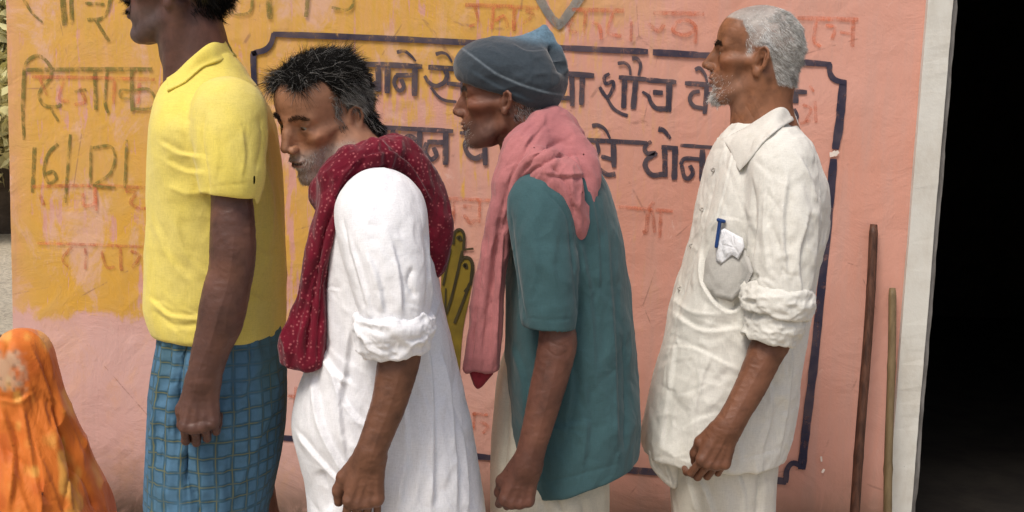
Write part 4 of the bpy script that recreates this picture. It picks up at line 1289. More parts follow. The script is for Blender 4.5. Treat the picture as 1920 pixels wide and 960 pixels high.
cr1 += rc((300, 200, 380, 600), 16, (18, 22), (40, 100), (5, 10), (0.001, 0.003), 1) + rc((400, 190, 470, 350), 8, (75, 20), (40, 90), (5, 9), (0.001, 0.0025), 2) + rc((450, 400, 525, 620), 10, (-12, 25), (40, 90), (6, 11), (0.001, 0.003), 3) + rc((290, 555, 390, 625), 8, (25, 12), (40, 80), (3, 6), (0.002, 0.004), 4)
garment('shirt', f, 0.0036, YEL, man1, cr1, [(0.0022, (9, 9, 6), 3), (0.0004, (30, 30, 30), 5)])
collar('collar', f, Y1, [(410, 70, 0.0), (385, 88, -0.052), (352, 116, -0.062), (330, 138, -0.045), (315, 149, -0.012)], [(440, 106), (412, 116), (380, 128), (346, 156), (314, 172)], YEL, man1)

def lungi_mat():
    m = Mat('checked_lungi'); v = m.attr('Cloth', 'Vector')
    s = m.sep(v); co = m.coord()
    wv = m.math('MULTIPLY', m.math('SUBTRACT', m.noise(co, 12, 3), 0.5), 0.010)
    U = m.math('ADD', s[0], wv); V_ = m.math('ADD', s[1], wv)
    def bandm(x, per, off, w):
        t = m.math('ABSOLUTE', m.math('SUBTRACT', m.math('FRACT', m.math('ADD', m.math('DIVIDE', x, per), off)), 0.5))
        return m.smooth(t, w, w * 0.55)
    n = m.noise(co, 30, 4, 0.6)
    base = m.mix(m.smooth(n, 0.35, 0.65), (0.085, 0.18, 0.28), (0.070, 0.145, 0.22))
    big = m.noise(m.mapping(co, (1, 1, 0.5)), 5, 3)
    base = m.mix(m.math('MULTIPLY', m.smooth(big, 0.45, 0.62), 0.65), base, (0.075, 0.145, 0.165))
    dk = m.math('MAXIMUM', bandm(U, 0.030, 0.0, 0.18), bandm(V_, 0.030, 0.0, 0.18))
    pat = m.smooth(m.noise(m.mapping(co, (1, 1, 0.5), (2, 0, 1)), 6, 3), 0.36, 0.58)
    base = m.mix(m.math('MULTIPLY', dk, m.math('ADD', m.math('MULTIPLY', pat, 0.4), 0.15)), base, (0.014, 0.045, 0.055))
    yl = m.math('MAXIMUM', bandm(U, 0.030, 0.0, 0.05), bandm(V_, 0.030, 0.0, 0.05))
    base = m.mix(m.math('MULTIPLY', m.math('MULTIPLY', yl, m.smooth(n, 0.3, 0.6)), m.math('ADD', m.math('MULTIPLY', pat, 0.45), 0.10)), base, (0.22, 0.19, 0.045))
    b = m.bump(m.noise(co, 260, 3, 0.7), 0.25, 0.0008)
    r = m.noise(m.mapping(co, (1, 1, 0.4)), 12, 4, 0.5, 1.2)
    b = m.bump(m.math('ABSOLUTE', m.math('SUBTRACT', r, 0.5)), 0.3, 0.01, b)
    m.b.inputs['Specular IOR Level'].default_value = 0.1
    return m.done(base, 0.9, b)
f = Field()
f.loft(rows_px([(598, 308, 524, 0.150), (640, 303, 528, 0.155), (700, 293, 530, 0.16), (780, 290, 527, 0.165), (850, 287, 518, 0.165), (910, 285, 506, 0.165), (960, 284, 496, 0.165),
                (1100, 288, 484, 0.165), (1300, 300, 480, 0.17), (1440, 305, 476, 0.17)], Y1), 0.01)
body_f = Field(); body_f.ops = list(f.ops)
for (xa, xb, rr_) in ((312, 292, 0.016), (330, 310, 0.018), (350, 330, 0.018), (372, 352, 0.020), (398, 380, 0.016)):
    P_ = [body_f.hit(xa, 640, -0.008), body_f.hit((xa + xb) / 2 - 3, 760, -0.006), body_f.hit(xb, 880, -0.006), body_f.hit(xb + 6, 1050, -0.006)]
    f.tube(P_, [rr_ * 0.7, rr_, rr_, rr_ * 0.8], 0.006)
cr = [([(352, 625), (338, 690), (334, 760), (330, 840)], 8, 0.016, 'v'), ([(384, 640), (368, 700), (356, 780), (348, 850), (352, 960)], 8, 0.016, 'v'), ([(322, 640), (308, 720), (302, 800), (300, 900)], 8, 0.010, 'v'),
      ([(338, 630), (322, 720), (316, 820)], 8, 0.010, 'r'), ([(368, 640), (350, 720), (342, 810)], 7, 0.008, 'r'), ([(345, 850), (358, 900), (380, 985)], 10, 0.014, 'v'),
      ([(525, 660), (470, 720), (440, 800)], 16, 0.007, 'f'), ([(520, 760), (480, 850), (430, 960)], 18, 0.007, 'f'), ([(430, 680), (425, 800), (420, 960)], 14, 0.005, 'f')]
cr += rc((410, 640, 525, 960), 18, (100, 22), (60, 180), (6, 12), (0.002, 0.005), 71) + rc((290, 640, 410, 960), 16, (96, 8), (80, 200), (4, 8), (0.002, 0.006), 72)
garment('lungi', f, 0.0042, lungi_mat(), man1, cr, [(0.004, (9, 9, 2.5), 13), (0.0025, (26, 26, 8), 15)], axis=(at(405, 800, Y1)[0], Y1, 0.15))

# ================= bowed man in white =================
Y2 = -0.80
man2 = person('person', at(740, 900, Y2)[0], Y2)
tag(man2, 'stooping grey bearded man in white kurta with a dotted maroon scarf', 'person', QUEUE)
fr2 = head_frame(610, 226, Y2, yaw=48, pitch=20, roll=-3, sc=0.99)
skin2 = (0.36, 0.175, 0.10)
f = Field(); add_head(f, fr2, 0.98, 0.75, 1.0, 0.75, 1.1, long=10.0)
f.tube([fr2.w((-25, 0, -20)), pp(672, 300, Y2), pp(700, 360, Y2), pp(715, 420, Y2)], [0.056, 0.057, 0.06, 0.06], 0.02)
H2 = f.mesh(0.0019)
H2 = (crease(H2[0], H2[1], [([(543, 258), (558, 267), (582, 260)], 2.5, 0.00108, 'v'), ([(560, 288), (580, 304), (586, 330)], 3, 0.00132, 'v'), ([(602, 262), (608, 298), (600, 326)], 3, 0.00084, 'v'), ([(592, 240), (614, 235)], 2, 0.00060, 'v'), ([(592, 248), (616, 250)], 2, 0.00060, 'v'), ([(535, 206), (565, 199), (604, 206)], 2.2, 0.00066, 'v'), ([(540, 190), (570, 184), (604, 190)], 2.2, 0.00060, 'v')]), H2[1])
f = Field()
aY = -0.20
f.tube([pp(720, 430, Y2, aY + 0.06), pp(745, 560, Y2, aY), pp(752, 640, Y2, aY), pp(745, 690, Y2, aY - 0.01), pp(728, 760, Y2, aY - 0.02), pp(702, 830, Y2, aY - 0.03), pp(692, 862, Y2, aY - 0.03)],
       [0.02, 0.026, 0.034, 0.0335, 0.029, 0.0245, 0.0235], 0.012)
w2 = pp(693, 858, Y2, aY - 0.03)
add_hand(f, w2, pp(680, 950, Y2, aY - 0.035) - w2, (0.10, -1, 0), (-1, 0, 0), ((16, 26, 14), (20, 28, 14), (22, 30, 16), (24, 32, 16)), 0.98, spread=0.7,
         thumb=[(16, 24, -8), (46, 44, -14), (76, 50, -22), (102, 46, -30)])
A2 = f.mesh(0.0021)
A2 = (crease(wrinkle(A2[0], A2[1], 0.0005, (45, 45, 60), 2), A2[1], [([(755, 680), (735, 750), (708, 820), (690, 880)], 3, 0.00108, 'r'), ([(735, 690), (712, 770), (692, 840)], 2.5, 0.00096, 'r'), ([(700, 870), (680, 920), (668, 950)], 2.5, 0.00090, 'r'), ([(672, 868), (695, 858), (716, 864)], 2.5, 0.00084, 'v')]), A2[1])
f = Field()
f.tube([pp(710, 400, Y2), pp(730, 520, Y2), pp(735, 700, Y2), pp(740, 850, Y2)], [0.07, 0.075, 0.09, 0.10], 0.02)
f.cone(pp(715, 395, Y2, -0.09), pp(715, 395, Y2, 0.09), 0.04, 0.04, 0.04)
f.tube([pp(715, 400, Y2, 0.15), pp(740, 560, Y2, 0.16), pp(740, 680, Y2, 0.16), pp(700, 860, Y2, 0.14)], [0.045, 0.04, 0.036, 0.026], 0.02)
add_hand(f, pp(700, 855, Y2, 0.14), (-0.1, 0, -1), (0, 1, 0), (-1, 0, 0), ((25, 35, 20),) * 4, 1.0)
legs(f, at(740, 900, Y2)[0], Y2, 0.75)
K2 = f.mesh(0.006)
def sc2(x, y, z):
    front = 66 - 0.10 * y
    return sstep(z - 62 + (x - 40) * 0.75 + 0.0 * y, -6, 8) * 1.0
def m_hair2(x, y, z):
    y = np.abs(y)
    hairline = np.where(x > 30, 90 - 0.02 * y + 7 * np.sin(y * 0.11 + 1), 90 - (30 - x) * 1.9)
    hairline = np.maximum(hairline, np.where(x < -35, -46, 12 if False else -8))
    side = sstep(z - hairline, 0, 8)
    sideburn = (y > 55) * np.exp(-((x - 14) / 8) ** 2) * sstep(z, -14, 0) * 0.8
    ear = (y > 55) * np.exp(-((x + 8) / 22) ** 4 - ((z - 0) / 32) ** 4)
    return np.clip(np.maximum(side, sideburn) * (1 - ear), 0, 1)
finish_body('body', [H2, A2, K2], [
    head_colors(fr2, H2[0], skin2, 0.65, (0.46, 0.39, 0.345), scalp=lambda x, y, z: 0.92 * m_hair2(x, y, z), jaw=0.98, lips=(0.17, 0.07, 0.055), seed=5, long=10.0),
    shade(np.tile((0.140, 0.060, 0.033), (len(A2[0]), 1)), A2[0], 3), shade(np.tile(skin2, (len(K2[0]), 1)), K2[0], 4)], man2)
N = normals(*H2)
eyes(fr2, man2, look=(0, -24))
def col2(li):
    g = 0.03 + sstep(li[:, 0], 40, 80) * 0.08 + np.exp(-((li[:, 2] - 40) / 30) ** 2) * sstep(np.abs(li[:, 1]), 42, 60) * 0.7 + 0.06
    w = rng.random(len(li)) < g
    k = 0.5 + rng.random((len(li), 1))
    return np.where(w[:, None], np.array([[0.26, 0.25, 0.235]]) * k, np.array([[0.010, 0.009, 0.008]]) * k)
def len2(x, y, z):
    return 15 + 13 * sstep(z, 50, 110) + 5 * sstep(x, 40, 75)
def comb2(x, y, z):
    return np.stack([-0.45 + 0.5 * sstep(x, 20, 70), 0.35 * np.sign(y) * sstep(z, 110, 40), -0.15 - 0.75 * sstep(z, 85, 10) + 0.1 * sstep(x, 40, 75)], 1)
make_hair('hair', fr2, H2[0], N, m_hair2, 34000, len2, 0.0005, col2, man2, comb=comb2, up=0.20, jit=0.36, droop=0.35, layers=((0.0, 0.45), (0.005, 0.35), (0.010, 0.20)))
def m_beard2(x, y, z):
    y = np.abs(y)
    line = -16 - 0.16 * x
    m = sstep(line - z, 0, 20) * sstep(x, 4, 25)
    return m * (1 - 0.9 * np.exp(-(y / 20) ** 4 - ((z + 57) / 9) ** 4)) * (z > -124)
make_hair('beard', fr2, H2[0], N, m_beard2, 3200, 5.0, 0.00036, HB((0.16, 0.15, 0.14), 0.85, (0.56, 0.54, 0.51)), man2, comb=(0.1, 0, -0.7), up=0.6, jit=0.3)
brow_hair(fr2, H2[0], N, 480, (0.014, 0.011, 0.010), man2, 9)

WHT = cloth('white_cotton', (0.80, 0.80, 0.82), (0.76, 0.77, 0.82), rumple=0.30, rscale=8)
f = Field()
f.loft(rows_px([(322, 662, 735, 0.07), (340, 648, 752, 0.12), (370, 634, 776, 0.16), (420, 624, 800, 0.175), (480, 616, 816, 0.17), (560, 608, 830, 0.165), (640, 603, 846, 0.165), (690, 578, 858, 0.165),
                (740, 561, 871, 0.17), (800, 554, 885, 0.175), (850, 565, 893, 0.175), (900, 578, 900, 0.175), (960, 584, 908, 0.18), (1100, 590, 915, 0.18), (1250, 600, 915, 0.18)], Y2), 0.01)
SY = -0.15
g = Field()
g.ell(pp(712, 395, Y2, SY + 0.02), (0.076, 0.062, 0.070), 0.06)
g.tube([pp(712, 395, Y2, SY + 0.01), pp(724, 480, Y2, SY - 0.028), pp(742, 590, Y2, SY - 0.05)], [0.073, 0.067, 0.057], 0.03)
g.plane(pp(740, 602, Y2, SY), (-0.05, 0, 1), 's', 0.002, lo=at(665, 700, Y2 + SY - 0.14), hi=at(815, 600, Y2 + SY + 0.01))
g.tube([pp(742, 575, Y2, SY - 0.05), pp(745, 680, Y2, SY - 0.05)], [0.045, 0.045], 0.003, 's')
f.sub(g, 0.010)
f.tube([pp(715, 395, Y2, 0.14), pp(742, 600, Y2, 0.16)], [0.080, 0.058], 0.03)
crk = [([(640, 400), (652, 470), (672, 540), (686, 590)], 8, 0.006, 'v'), ([(798, 420), (806, 500), (804, 590)], 8, 0.008, 'v'),
       ([(690, 470), (712, 530), (722, 590)], 9, 0.008, 'f'), ([(735, 450), (752, 520), (756, 590)], 9, 0.008, 'f'), ([(775, 500), (768, 530), (780, 560)], 7, 0.009, 'v'), ([(655, 440), (690, 560), (700, 600)], 8, 0.006, 'f'),
       ([(690, 418), (705, 424), (716, 420)], 4, 0.003, 'v'), ([(612, 540), (640, 542)], 3, 0.003, 'f'), ([(614, 545), (610, 620), (618, 650)], 4, 0.003, 'v'),
       ([(660, 610), (650, 690), (640, 760), (650, 860)], 9, 0.009, 'f'), ([(602, 640), (620, 690), (660, 720)], 9, 0.009, 'f'), ([(590, 700), (600, 790), (640, 870), (668, 905)], 9, 0.012, 'f'), ([(625, 690), (650, 760), (690, 800)], 9, 0.009, 'f'),
       ([(556, 806), (590, 850), (640, 905), (665, 928)], 6, 0.007, 'f'), ([(600, 880), (620, 960)], 10, 0.012, 'v'), ([(640, 930), (650, 1000)], 9, 0.012, 'v'),
       ([(800, 620), (812, 720), (815, 860), (812, 960)], 12, 0.010, 'f'), ([(830, 660), (850, 760), (860, 960)], 11, 0.010, 'f'), ([(760, 720), (765, 850), (748, 960)], 13, 0.009, 'f'), ([(870, 800), (880, 900), (880, 960)], 10, 0.008, 'f'),
       ([(830, 560), (815, 600), (808, 640)], 8, 0.005, 'f')]
crk += rc((640, 400, 800, 600), 22, (70, 22), (50, 120), (5, 10), (0.0015, 0.0045), 11) + rc((560, 650, 700, 950), 22, (62, 18), (60, 160), (5, 10), (0.002, 0.005), 12) + rc((740, 640, 890, 1000), 20, (84, 8), (80, 220), (6, 12), (0.002, 0.005), 13) + rc((680, 560, 800, 605), 10, (60, 30), (25, 50), (3, 6), (0.002, 0.004), 14)
garment('kurta', f, 0.0036, WHT, man2, crk, [(0.0028, (8, 8, 3.5), 23), (0.0005, (34, 34, 22), 25)])
# rolled cuff: bands of cloth turned back over each other
def cuff(name, bands, mat, parent, seed=0, amp=0.0035, sq=1.0):
    f = Field()
    for a, b, ra, rb, th in bands:
        f.shell(a, b, ra, rb, th, sq)
    V, F = largest(*f.mesh(0.0028, smooth=2))
    V = wrinkle(V, F, amp, (20, 20, 34), seed)
    V = wrinkle(V, F, amp * 0.3, (55, 55, 70), seed + 1)
    return keep_world(mesh_obj(name, V, F, mat, None), parent)
cuff('rolled_cuff', [(pp(735, 592, Y2, SY - 0.052), pp(738, 632, Y2, SY - 0.052), 0.064, 0.066, 0.006), (pp(737, 620, Y2, SY - 0.052), pp(741, 656, Y2, SY - 0.052), 0.062, 0.055, 0.006)], WHT, man2, 3, 0.0045)

def scarf_mat():
    m = Mat('maroon_dotted_cotton'); co = m.coord()
    n = m.noise(co, 10, 4, 0.6)
    base = m.mix(m.smooth(n, 0.35, 0.65), (0.155, 0.006, 0.020), (0.095, 0.004, 0.013))
    d = m.voronoi(m.mapping(co, (1, 1, 1)), 118, 'F1', 0.85)
    dot = m.smooth(d, 0.34, 0.16)
    base = m.mix(m.math('MULTIPLY', dot, 0.6), base, (0.40, 0.11, 0.12))
    b = m.bump(m.noise(co, 300, 3, 0.7), 0.3, 0.001)
    r = m.noise(m.mapping(co, (1, 1, 0.5)), 18, 4, 0.5, 1.2)
    b = m.bump(m.math('ABSOLUTE', m.math('SUBTRACT', r, 0.5)), 0.5, 0.010, b)
    m.b.inputs['Sheen Weight'].default_value = 0.2; m.b.inputs['Specular IOR Level'].default_value = 0.1
    return m.done(base, 0.92, b)
f = Field()
sY = -0.115
f.loft(rows_px([(318, 632, 690, 0.03, sY + 0.03), (350, 612, 672, 0.036, sY + 0.01), (400, 594, 640, 0.036, sY), (460, 579, 624, 0.032, sY), (520, 563, 614, 0.03, sY), (580, 544, 609, 0.03, sY), (640, 529, 607, 0.03, sY), (689, 523, 606, 0.028, sY)], Y2), 0.02, p=2.6)
f.tube([pp(634, 345, Y2, -0.10), pp(670, 314, Y2, -0.105), pp(706, 298, Y2, -0.085), pp(734, 300, Y2, -0.03), pp(740, 308, Y2, 0.03), pp(715, 312, Y2, 0.08), pp(665, 330, Y2, 0.09), pp(632, 352, Y2, 0.05), pp(618, 366, Y2, -0.02), pp(622, 360, Y2, -0.08)],
       [0.035, 0.034, 0.032, 0.031, 0.031, 0.033, 0.033, 0.03, 0.028, 0.03], 0.02)
f.tube([pp(735, 290, Y2, -0.04), pp(768, 328, Y2, -0.02), pp(798, 378, Y2, 0.0), pp(814, 430, Y2, 0.01), pp(818, 500, Y2, 0.02)], [0.036, 0.036, 0.034, 0.032, 0.02], 0.02)
f.tube([pp(735, 290, Y2, 0.0), pp(766, 325, Y2, 0.05), pp(792, 372, Y2, 0.07), pp(806, 420, Y2, 0.08)], [0.034, 0.034, 0.03, 0.02], 0.02)
crs = [([(628, 372), (606, 450), (590, 540), (578, 620), (574, 690)], 6, 0.014, 'v'), ([(600, 470), (560, 600), (548, 690)], 6, 0.008, 'v'), ([(615, 480), (600, 600), (596, 690)], 5, 0.008, 'v'), ([(690, 285), (650, 330), (615, 400)], 7, 0.009, 'f'), ([(650, 345), (690, 318), (735, 312)], 7, 0.008, 'v'),
       ([(720, 275), (770, 310), (812, 380)], 7, 0.008, 'f'), ([(740, 320), (785, 368), (815, 450)], 7, 0.009, 'v'), ([(640, 330), (680, 295), (720, 285)], 6, 0.007, 'f')]
crs += rc((525, 480, 605, 690), 14, (98, 8), (80, 180), (4, 7), (0.002, 0.006), 41) + rc((620, 280, 740, 350), 14, (-38, 14), (50, 110), (3, 6), (0.002, 0.006), 42) + rc((750, 310, 830, 470), 10, (58, 12), (50, 110), (3, 6), (0.002, 0.006), 43)
garment('scarf', f, 0.0033, scarf_mat(), man2, crs, [(0.006, (17, 17, 6), 33), (0.0015, (40, 40, 18), 35)])

# ================= capped man in the teal shirt =================
Y3 = -0.62
man3 = person('person', at(1050, 900, Y3)[0], Y3)
tag(man3, 'thin old man in teal shirt and grey cap with a pink cloth over his shoulder', 'person', QUEUE)
fr3 = head_frame(948, 196, Y3, yaw=-7, pitch=3, sc=0.97)
skin3 = (0.135, 0.052, 0.031)
f = Field(); add_head(f, fr3, 0.86, 0.75, 1.0, 0.8, 1.15, 0.82)
f.tube([fr3.w((-32, 0, -20)), pp(992, 255, Y3), pp(1020, 300, Y3), pp(1040, 370, Y3)], [0.050, 0.050, 0.062, 0.085], 0.02)
f.cone(fr3.w((-22, 55, -28)), pp(985, 318, Y3, -0.03), 0.012, 0.010, 0.012)
f.ell(pp(952, 282, Y3), (0.013, 0.013, 0.014), 0.02)
H3 = f.mesh(0.0019)
H3 = (crease(H3[0], H3[1], [([(870, 214), (880, 240), (876, 262)], 3, 0.00120, 'v'), ([(896, 212), (906, 250)], 3, 0.00084, 'v'), ([(882, 180), (908, 177)], 2, 0.00060, 'v'), ([(882, 187), (908, 190)], 2, 0.00060, 'v'), ([(928, 268), (962, 304)], 3, 0.00132, 'v'), ([(946, 258), (988, 302)], 3, 0.00120, 'v'), ([(938, 276), (962, 310)], 2.5, 0.00120, 'r')]), H3[1])
f = Field()
aY = -0.185
f.tube([pp(1015, 400, Y3, aY + 0.05), pp(1035, 540, Y3, aY), pp(1046, 630, Y3, aY), pp(1042, 665, Y3, aY - 0.005), pp(1026, 730, Y3, aY - 0.015), pp(1008, 800, Y3, aY - 0.025), pp(992, 860, Y3, aY - 0.03), pp(987, 880, Y3, aY - 0.03)],
       [0.022, 0.026, 0.034, 0.034, 0.032, 0.027, 0.0245, 0.024], 0.012)
w3 = pp(988, 868, Y3, aY - 0.03)
add_hand(f, w3, pp(966, 950, Y3, aY - 0.04) - w3, (0.10, -1, 0), (-1, 0, 0), ((66, 78, 42), (70, 80, 42), (72, 82, 44), (74, 84, 44)), 0.96, spread=0.2,
         thumb=[(18, 22, -10), (54, 38, -20), (82, 34, -36), (96, 18, -46)])
A3 = f.mesh(0.0021)
A3 = (crease(wrinkle(A3[0], A3[1], 0.0005, (45, 45, 60), 3), A3[1], [([(1050, 660), (1030, 740), (1005, 830), (990, 880)], 3, 0.00108, 'r'), ([(1025, 680), (1010, 760), (990, 830)], 2.5, 0.00108, 'r'), ([(1020, 650), (1045, 668), (1070, 655)], 4, 0.00132, 'v'), ([(1025, 636), (1048, 648), (1070, 638)], 3, 0.00096, 'v'), ([(968, 885), (990, 872), (1010, 880)], 2.5, 0.00084, 'v'), ([(940, 925), (970, 915), (1005, 925)], 3, 0.00084, 'r')]), A3[1])
f = Field()
f.tube([pp(1040, 370, Y3), pp(1060, 520, Y3), pp(1065, 700, Y3), pp(1055, 850, Y3)], [0.075, 0.09, 0.09, 0.09], 0.02)
f.cone(pp(1030, 365, Y3, -0.08), pp(1030, 365, Y3, 0.08), 0.04, 0.04, 0.04)
f.tube([pp(1015, 400, Y3, 0.16), pp(1040, 600, Y3, 0.17), pp(1020, 760, Y3, 0.17), pp(985, 870, Y3, 0.16)], [0.036, 0.036, 0.033, 0.026], 0.02)
add_hand(f, pp(985, 868, Y3, 0.16), (-0.1, 0, -1), (0, 1, 0), (-1, 0, 0), ((45, 55, 30),) * 4, 1.0)
legs(f, at(1040, 900, Y3)[0], Y3, 0.72)
K3 = f.mesh(0.006)
finish_body('body', [H3, A3, K3], [
    head_colors(fr3, H3[0], skin3, 0.25, (0.16, 0.13, 0.12), jaw=0.86, lips=(0.10, 0.035, 0.03), seed=8, redden=0.5),
    shade(np.tile((0.115, 0.046, 0.030), (len(A3[0]), 1)), A3[0], 3, 0.2), shade(np.tile(skin3, (len(K3[0]), 1)), K3[0], 4)], man3)
N = normals(*H3)
eyes(fr3, man3)
def m_beard3(x, y, z):
    y = np.abs(y)
    return sstep(x, 62, 80) * sstep(-z, 26, 38) * np.exp(-(y / 30) ** 4) * (1 - 0.95 * np.exp(-(y / 20) ** 4 - ((z + 46) / 6) ** 4)) * (z > -100)
make_hair('beard', fr3, H3[0], N, m_beard3, 420, 6, 0.0004, HB((0.12, 0.11, 0.10), 0.7, (0.40, 0.38, 0.36)), man3, comb=(0.3, 0, -0.7), up=0.6, jit=0.3)
def m_side3(x, y, z):
    y = np.abs(y)
    return sstep(-x, 22, 34) * sstep(z, -40, -28) * sstep(-z, -6, 4)
make_hair('hair', fr3, H3[0], N, m_side3, 1800, 9, 0.0005, HB((0.10, 0.095, 0.09), 0.6, (0.32, 0.31, 0.30)), man3, comb=(-0.4, 0, -0.8), up=0.4, jit=0.2)
brow_hair(fr3, H3[0], N, 260, (0.10, 0.09, 0.085), man3, 7)
# cap
CAPM = cloth('slate_knit_cap', (0.030, 0.050, 0.068), (0.045, 0.060, 0.075), rumple=0.25, rscale=12, wstr=0.5)
f = Field()
rt = math.radians(10)
Rc = np.array([[math.cos(rt), 0, math.sin(rt)], [0, 1, 0], [-math.sin(rt), 0, math.cos(rt)]])
k3 = mmpx(Y3)
f.ell(pp(950, 138, Y3), (99 * k3, 0.088, 66 * k3), 0.02, R=Rc)
f.ell(pp(1000, 152, Y3), (62 * k3, 0.084, 66 * k3), 0.03)
f.plane(pp(900, 163, Y3), (0.42, 0.0, 1.0), 's' if False else 'x', 0.004)
f.ops[-1] = (lambda X, Y, Z, p=pp(852, 148, Y3), n=np.array([-(at(1015, 214, Y3) - at(852, 148, Y3))[2], 0, (at(1015, 214, Y3) - at(852, 148, Y3))[0]]) / np.linalg.norm(at(1015, 214, Y3) - at(852, 148, Y3)):
             -((X - p[0]) * n[0] + (Z - p[2]) * n[2]), *f.ops[-1][1:3], 0.008, 'i', None)
f.cone(pp(990, 108, Y3), pp(1020, 52, Y3), 42 * k3, 7 * k3, 0.025)
f.cone(pp(1035, 120, Y3), pp(1028, 70, Y3), 26 * k3, 10 * k3, 0.02)
f.ell(fr3.w((12, 0, 5)), np.array([80, 72, 85]) * fr3.sc * 0.98, 0.004, 's')
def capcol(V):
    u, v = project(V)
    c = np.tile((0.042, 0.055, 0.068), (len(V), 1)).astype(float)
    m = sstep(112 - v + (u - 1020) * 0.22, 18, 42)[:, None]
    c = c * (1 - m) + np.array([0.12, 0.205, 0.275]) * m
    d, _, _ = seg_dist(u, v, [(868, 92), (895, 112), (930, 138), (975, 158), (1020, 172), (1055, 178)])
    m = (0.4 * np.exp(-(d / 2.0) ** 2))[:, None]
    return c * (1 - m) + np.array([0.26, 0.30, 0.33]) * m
def cap_mat():
    m = Mat('slate_knit'); co = m.coord()
    b = m.bump(m.noise(m.mapping(co, (1, 1, 2.2)), 240, 3, 0.7), 0.5, 0.0014)
    b = m.bump(m.noise(co, 24, 4, 0.6, 0.8), 0.35, 0.006, b)
    m.b.inputs['Sheen Weight'].default_value = 0.3; m.b.inputs['Specular IOR Level'].default_value = 0.1
    n = m.noise(co, 130, 4, 0.7)
    return m.done(m.mix(m.math('MULTIPLY', m.smooth(n, 0.35, 0.7), 0.4), m.attr('Col'), (0.02, 0.03, 0.04)), 0.95, b)
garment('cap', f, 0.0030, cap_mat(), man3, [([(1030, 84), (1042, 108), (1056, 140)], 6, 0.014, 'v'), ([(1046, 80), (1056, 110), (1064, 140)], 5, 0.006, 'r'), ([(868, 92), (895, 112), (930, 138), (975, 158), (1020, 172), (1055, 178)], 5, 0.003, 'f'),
        ([(880, 130), (930, 160), (1000, 190)], 8, 0.003, 'f'), ([(960, 80), (990, 95), (1030, 92)], 8, 0.004, 'f'), ([(1000, 60), (985, 90)], 6, 0.003, 'v')], [(0.0014, (20, 20, 30), 3)], colors=capcol)

TEAL = cloth('teal_shirting', (0.048, 0.105, 0.116), (0.042, 0.088, 0.098), rumple=0.28, rscale=9)
f = Field()
f.loft(rows_px([(270, 1020, 1072, 0.06), (295, 990, 1098, 0.11), (330, 966, 1130, 0.16), (400, 951, 1158, 0.175), (480, 947, 1175, 0.17), (560, 947, 1183, 0.16), (640, 947, 1190, 0.16), (720, 950, 1196, 0.16), (800, 958, 1198, 0.16),
                (850, 964, 1194, 0.16), (884, 972, 1186, 0.16), (915, 985, 1178, 0.16), (950, 1000, 1168, 0.158)], Y3), 0.01, rnd=0.006)
f.plane(pp(1010, 905, Y3), (-(at(1170, 858, Y3) - at(1010, 905, Y3))[2], 0, (at(1170, 858, Y3) - at(1010, 905, Y3))[0]), 's', 0.006)
SY = -0.15
g = Field()
g.ell(pp(1010, 365, Y3, SY + 0.02), (0.058, 0.055, 0.06), 0.05)
g.tube([pp(1012, 370, Y3, SY), pp(1022, 470, Y3, SY - 0.025), pp(1032, 612, Y3, SY - 0.035)], [0.060, 0.056, 0.052], 0.025)
g.plane(pp(1032, 609, Y3, SY), (0.03, 0, 1), 's', 0.002, lo=at(970, 720, Y3 + SY - 0.13), hi=at(1092, 602, Y3 + SY - 0.002))
g.tube([pp(1032, 585, Y3, SY - 0.035), pp(1034, 700, Y3, SY - 0.035)], [0.047, 0.049], 0.003, 's')
f.sub(g, 0.010)
f.tube([pp(1012, 370, Y3, 0.15), pp(1032, 610, Y3, 0.17)], [0.060, 0.052], 0.025)
crt = [([(955, 385), (962, 470), (975, 560), (984, 600)], 6, 0.006, 'v'), ([(1070, 430), (1080, 520), (1085, 600)], 6, 0.006, 'v'), ([(1000, 400), (1012, 480), (1000, 560)], 12, 0.002, 'f'), ([(1050, 430), (1040, 500), (1056, 570)], 12, 0.002, 'f'),
       ([(1090, 440), (1110, 560), (1120, 700)], 14, 0.006, 'f'), ([(1140, 420), (1150, 560), (1158, 720), (1160, 850)], 12, 0.007, 'f'), ([(1170, 620), (1176, 740), (1172, 850)], 8, 0.007, 'v'), ([(1100, 700), (1105, 800), (1095, 880)], 14, 0.005, 'f'),
       ([(1060, 640), (1075, 720), (1060, 830)], 12, 0.006, 'f'), ([(1020, 905), (1080, 892), (1165, 868)], 3, 0.002, 'v'), ([(990, 780), (1030, 800), (1100, 790)], 14, 0.004, 'f'),
       ([(960, 640), (985, 720), (990, 820)], 12, 0.006, 'f'), ([(985, 596), (1030, 600), (1080, 598)], 2.5, 0.0014, 'v')]
crt += rc((985, 400, 1075, 600), 12, (72, 16), (50, 120), (5, 10), (0.001, 0.003), 21) + rc((1090, 420, 1190, 900), 22, (82, 14), (60, 180), (6, 12), (0.0015, 0.0045), 22) + rc((1040, 650, 1110, 900), 12, (60, 35), (50, 110), (6, 10), (0.0015, 0.004), 23)
crt += [([(1010, 345), (1060, 400), (1072, 470), (1080, 560)], 2.5, 0.003, 'v'), ([(1120, 340), (1142, 500), (1150, 700), (1145, 880)], 2.2, 0.0012, 'v'), ([(1090, 290), (1120, 420), (1128, 560)], 6, 0.003, 'f')]
garment('shirt', f, 0.0036, TEAL, man3, crt, [(0.0026, (10, 10, 6), 43), (0.0004, (36, 36, 28), 45)])
CREAM = cloth('cream_cotton', (0.60, 0.56, 0.46), (0.52, 0.47, 0.37), rumple=0.3, rscale=8)
f = Field()
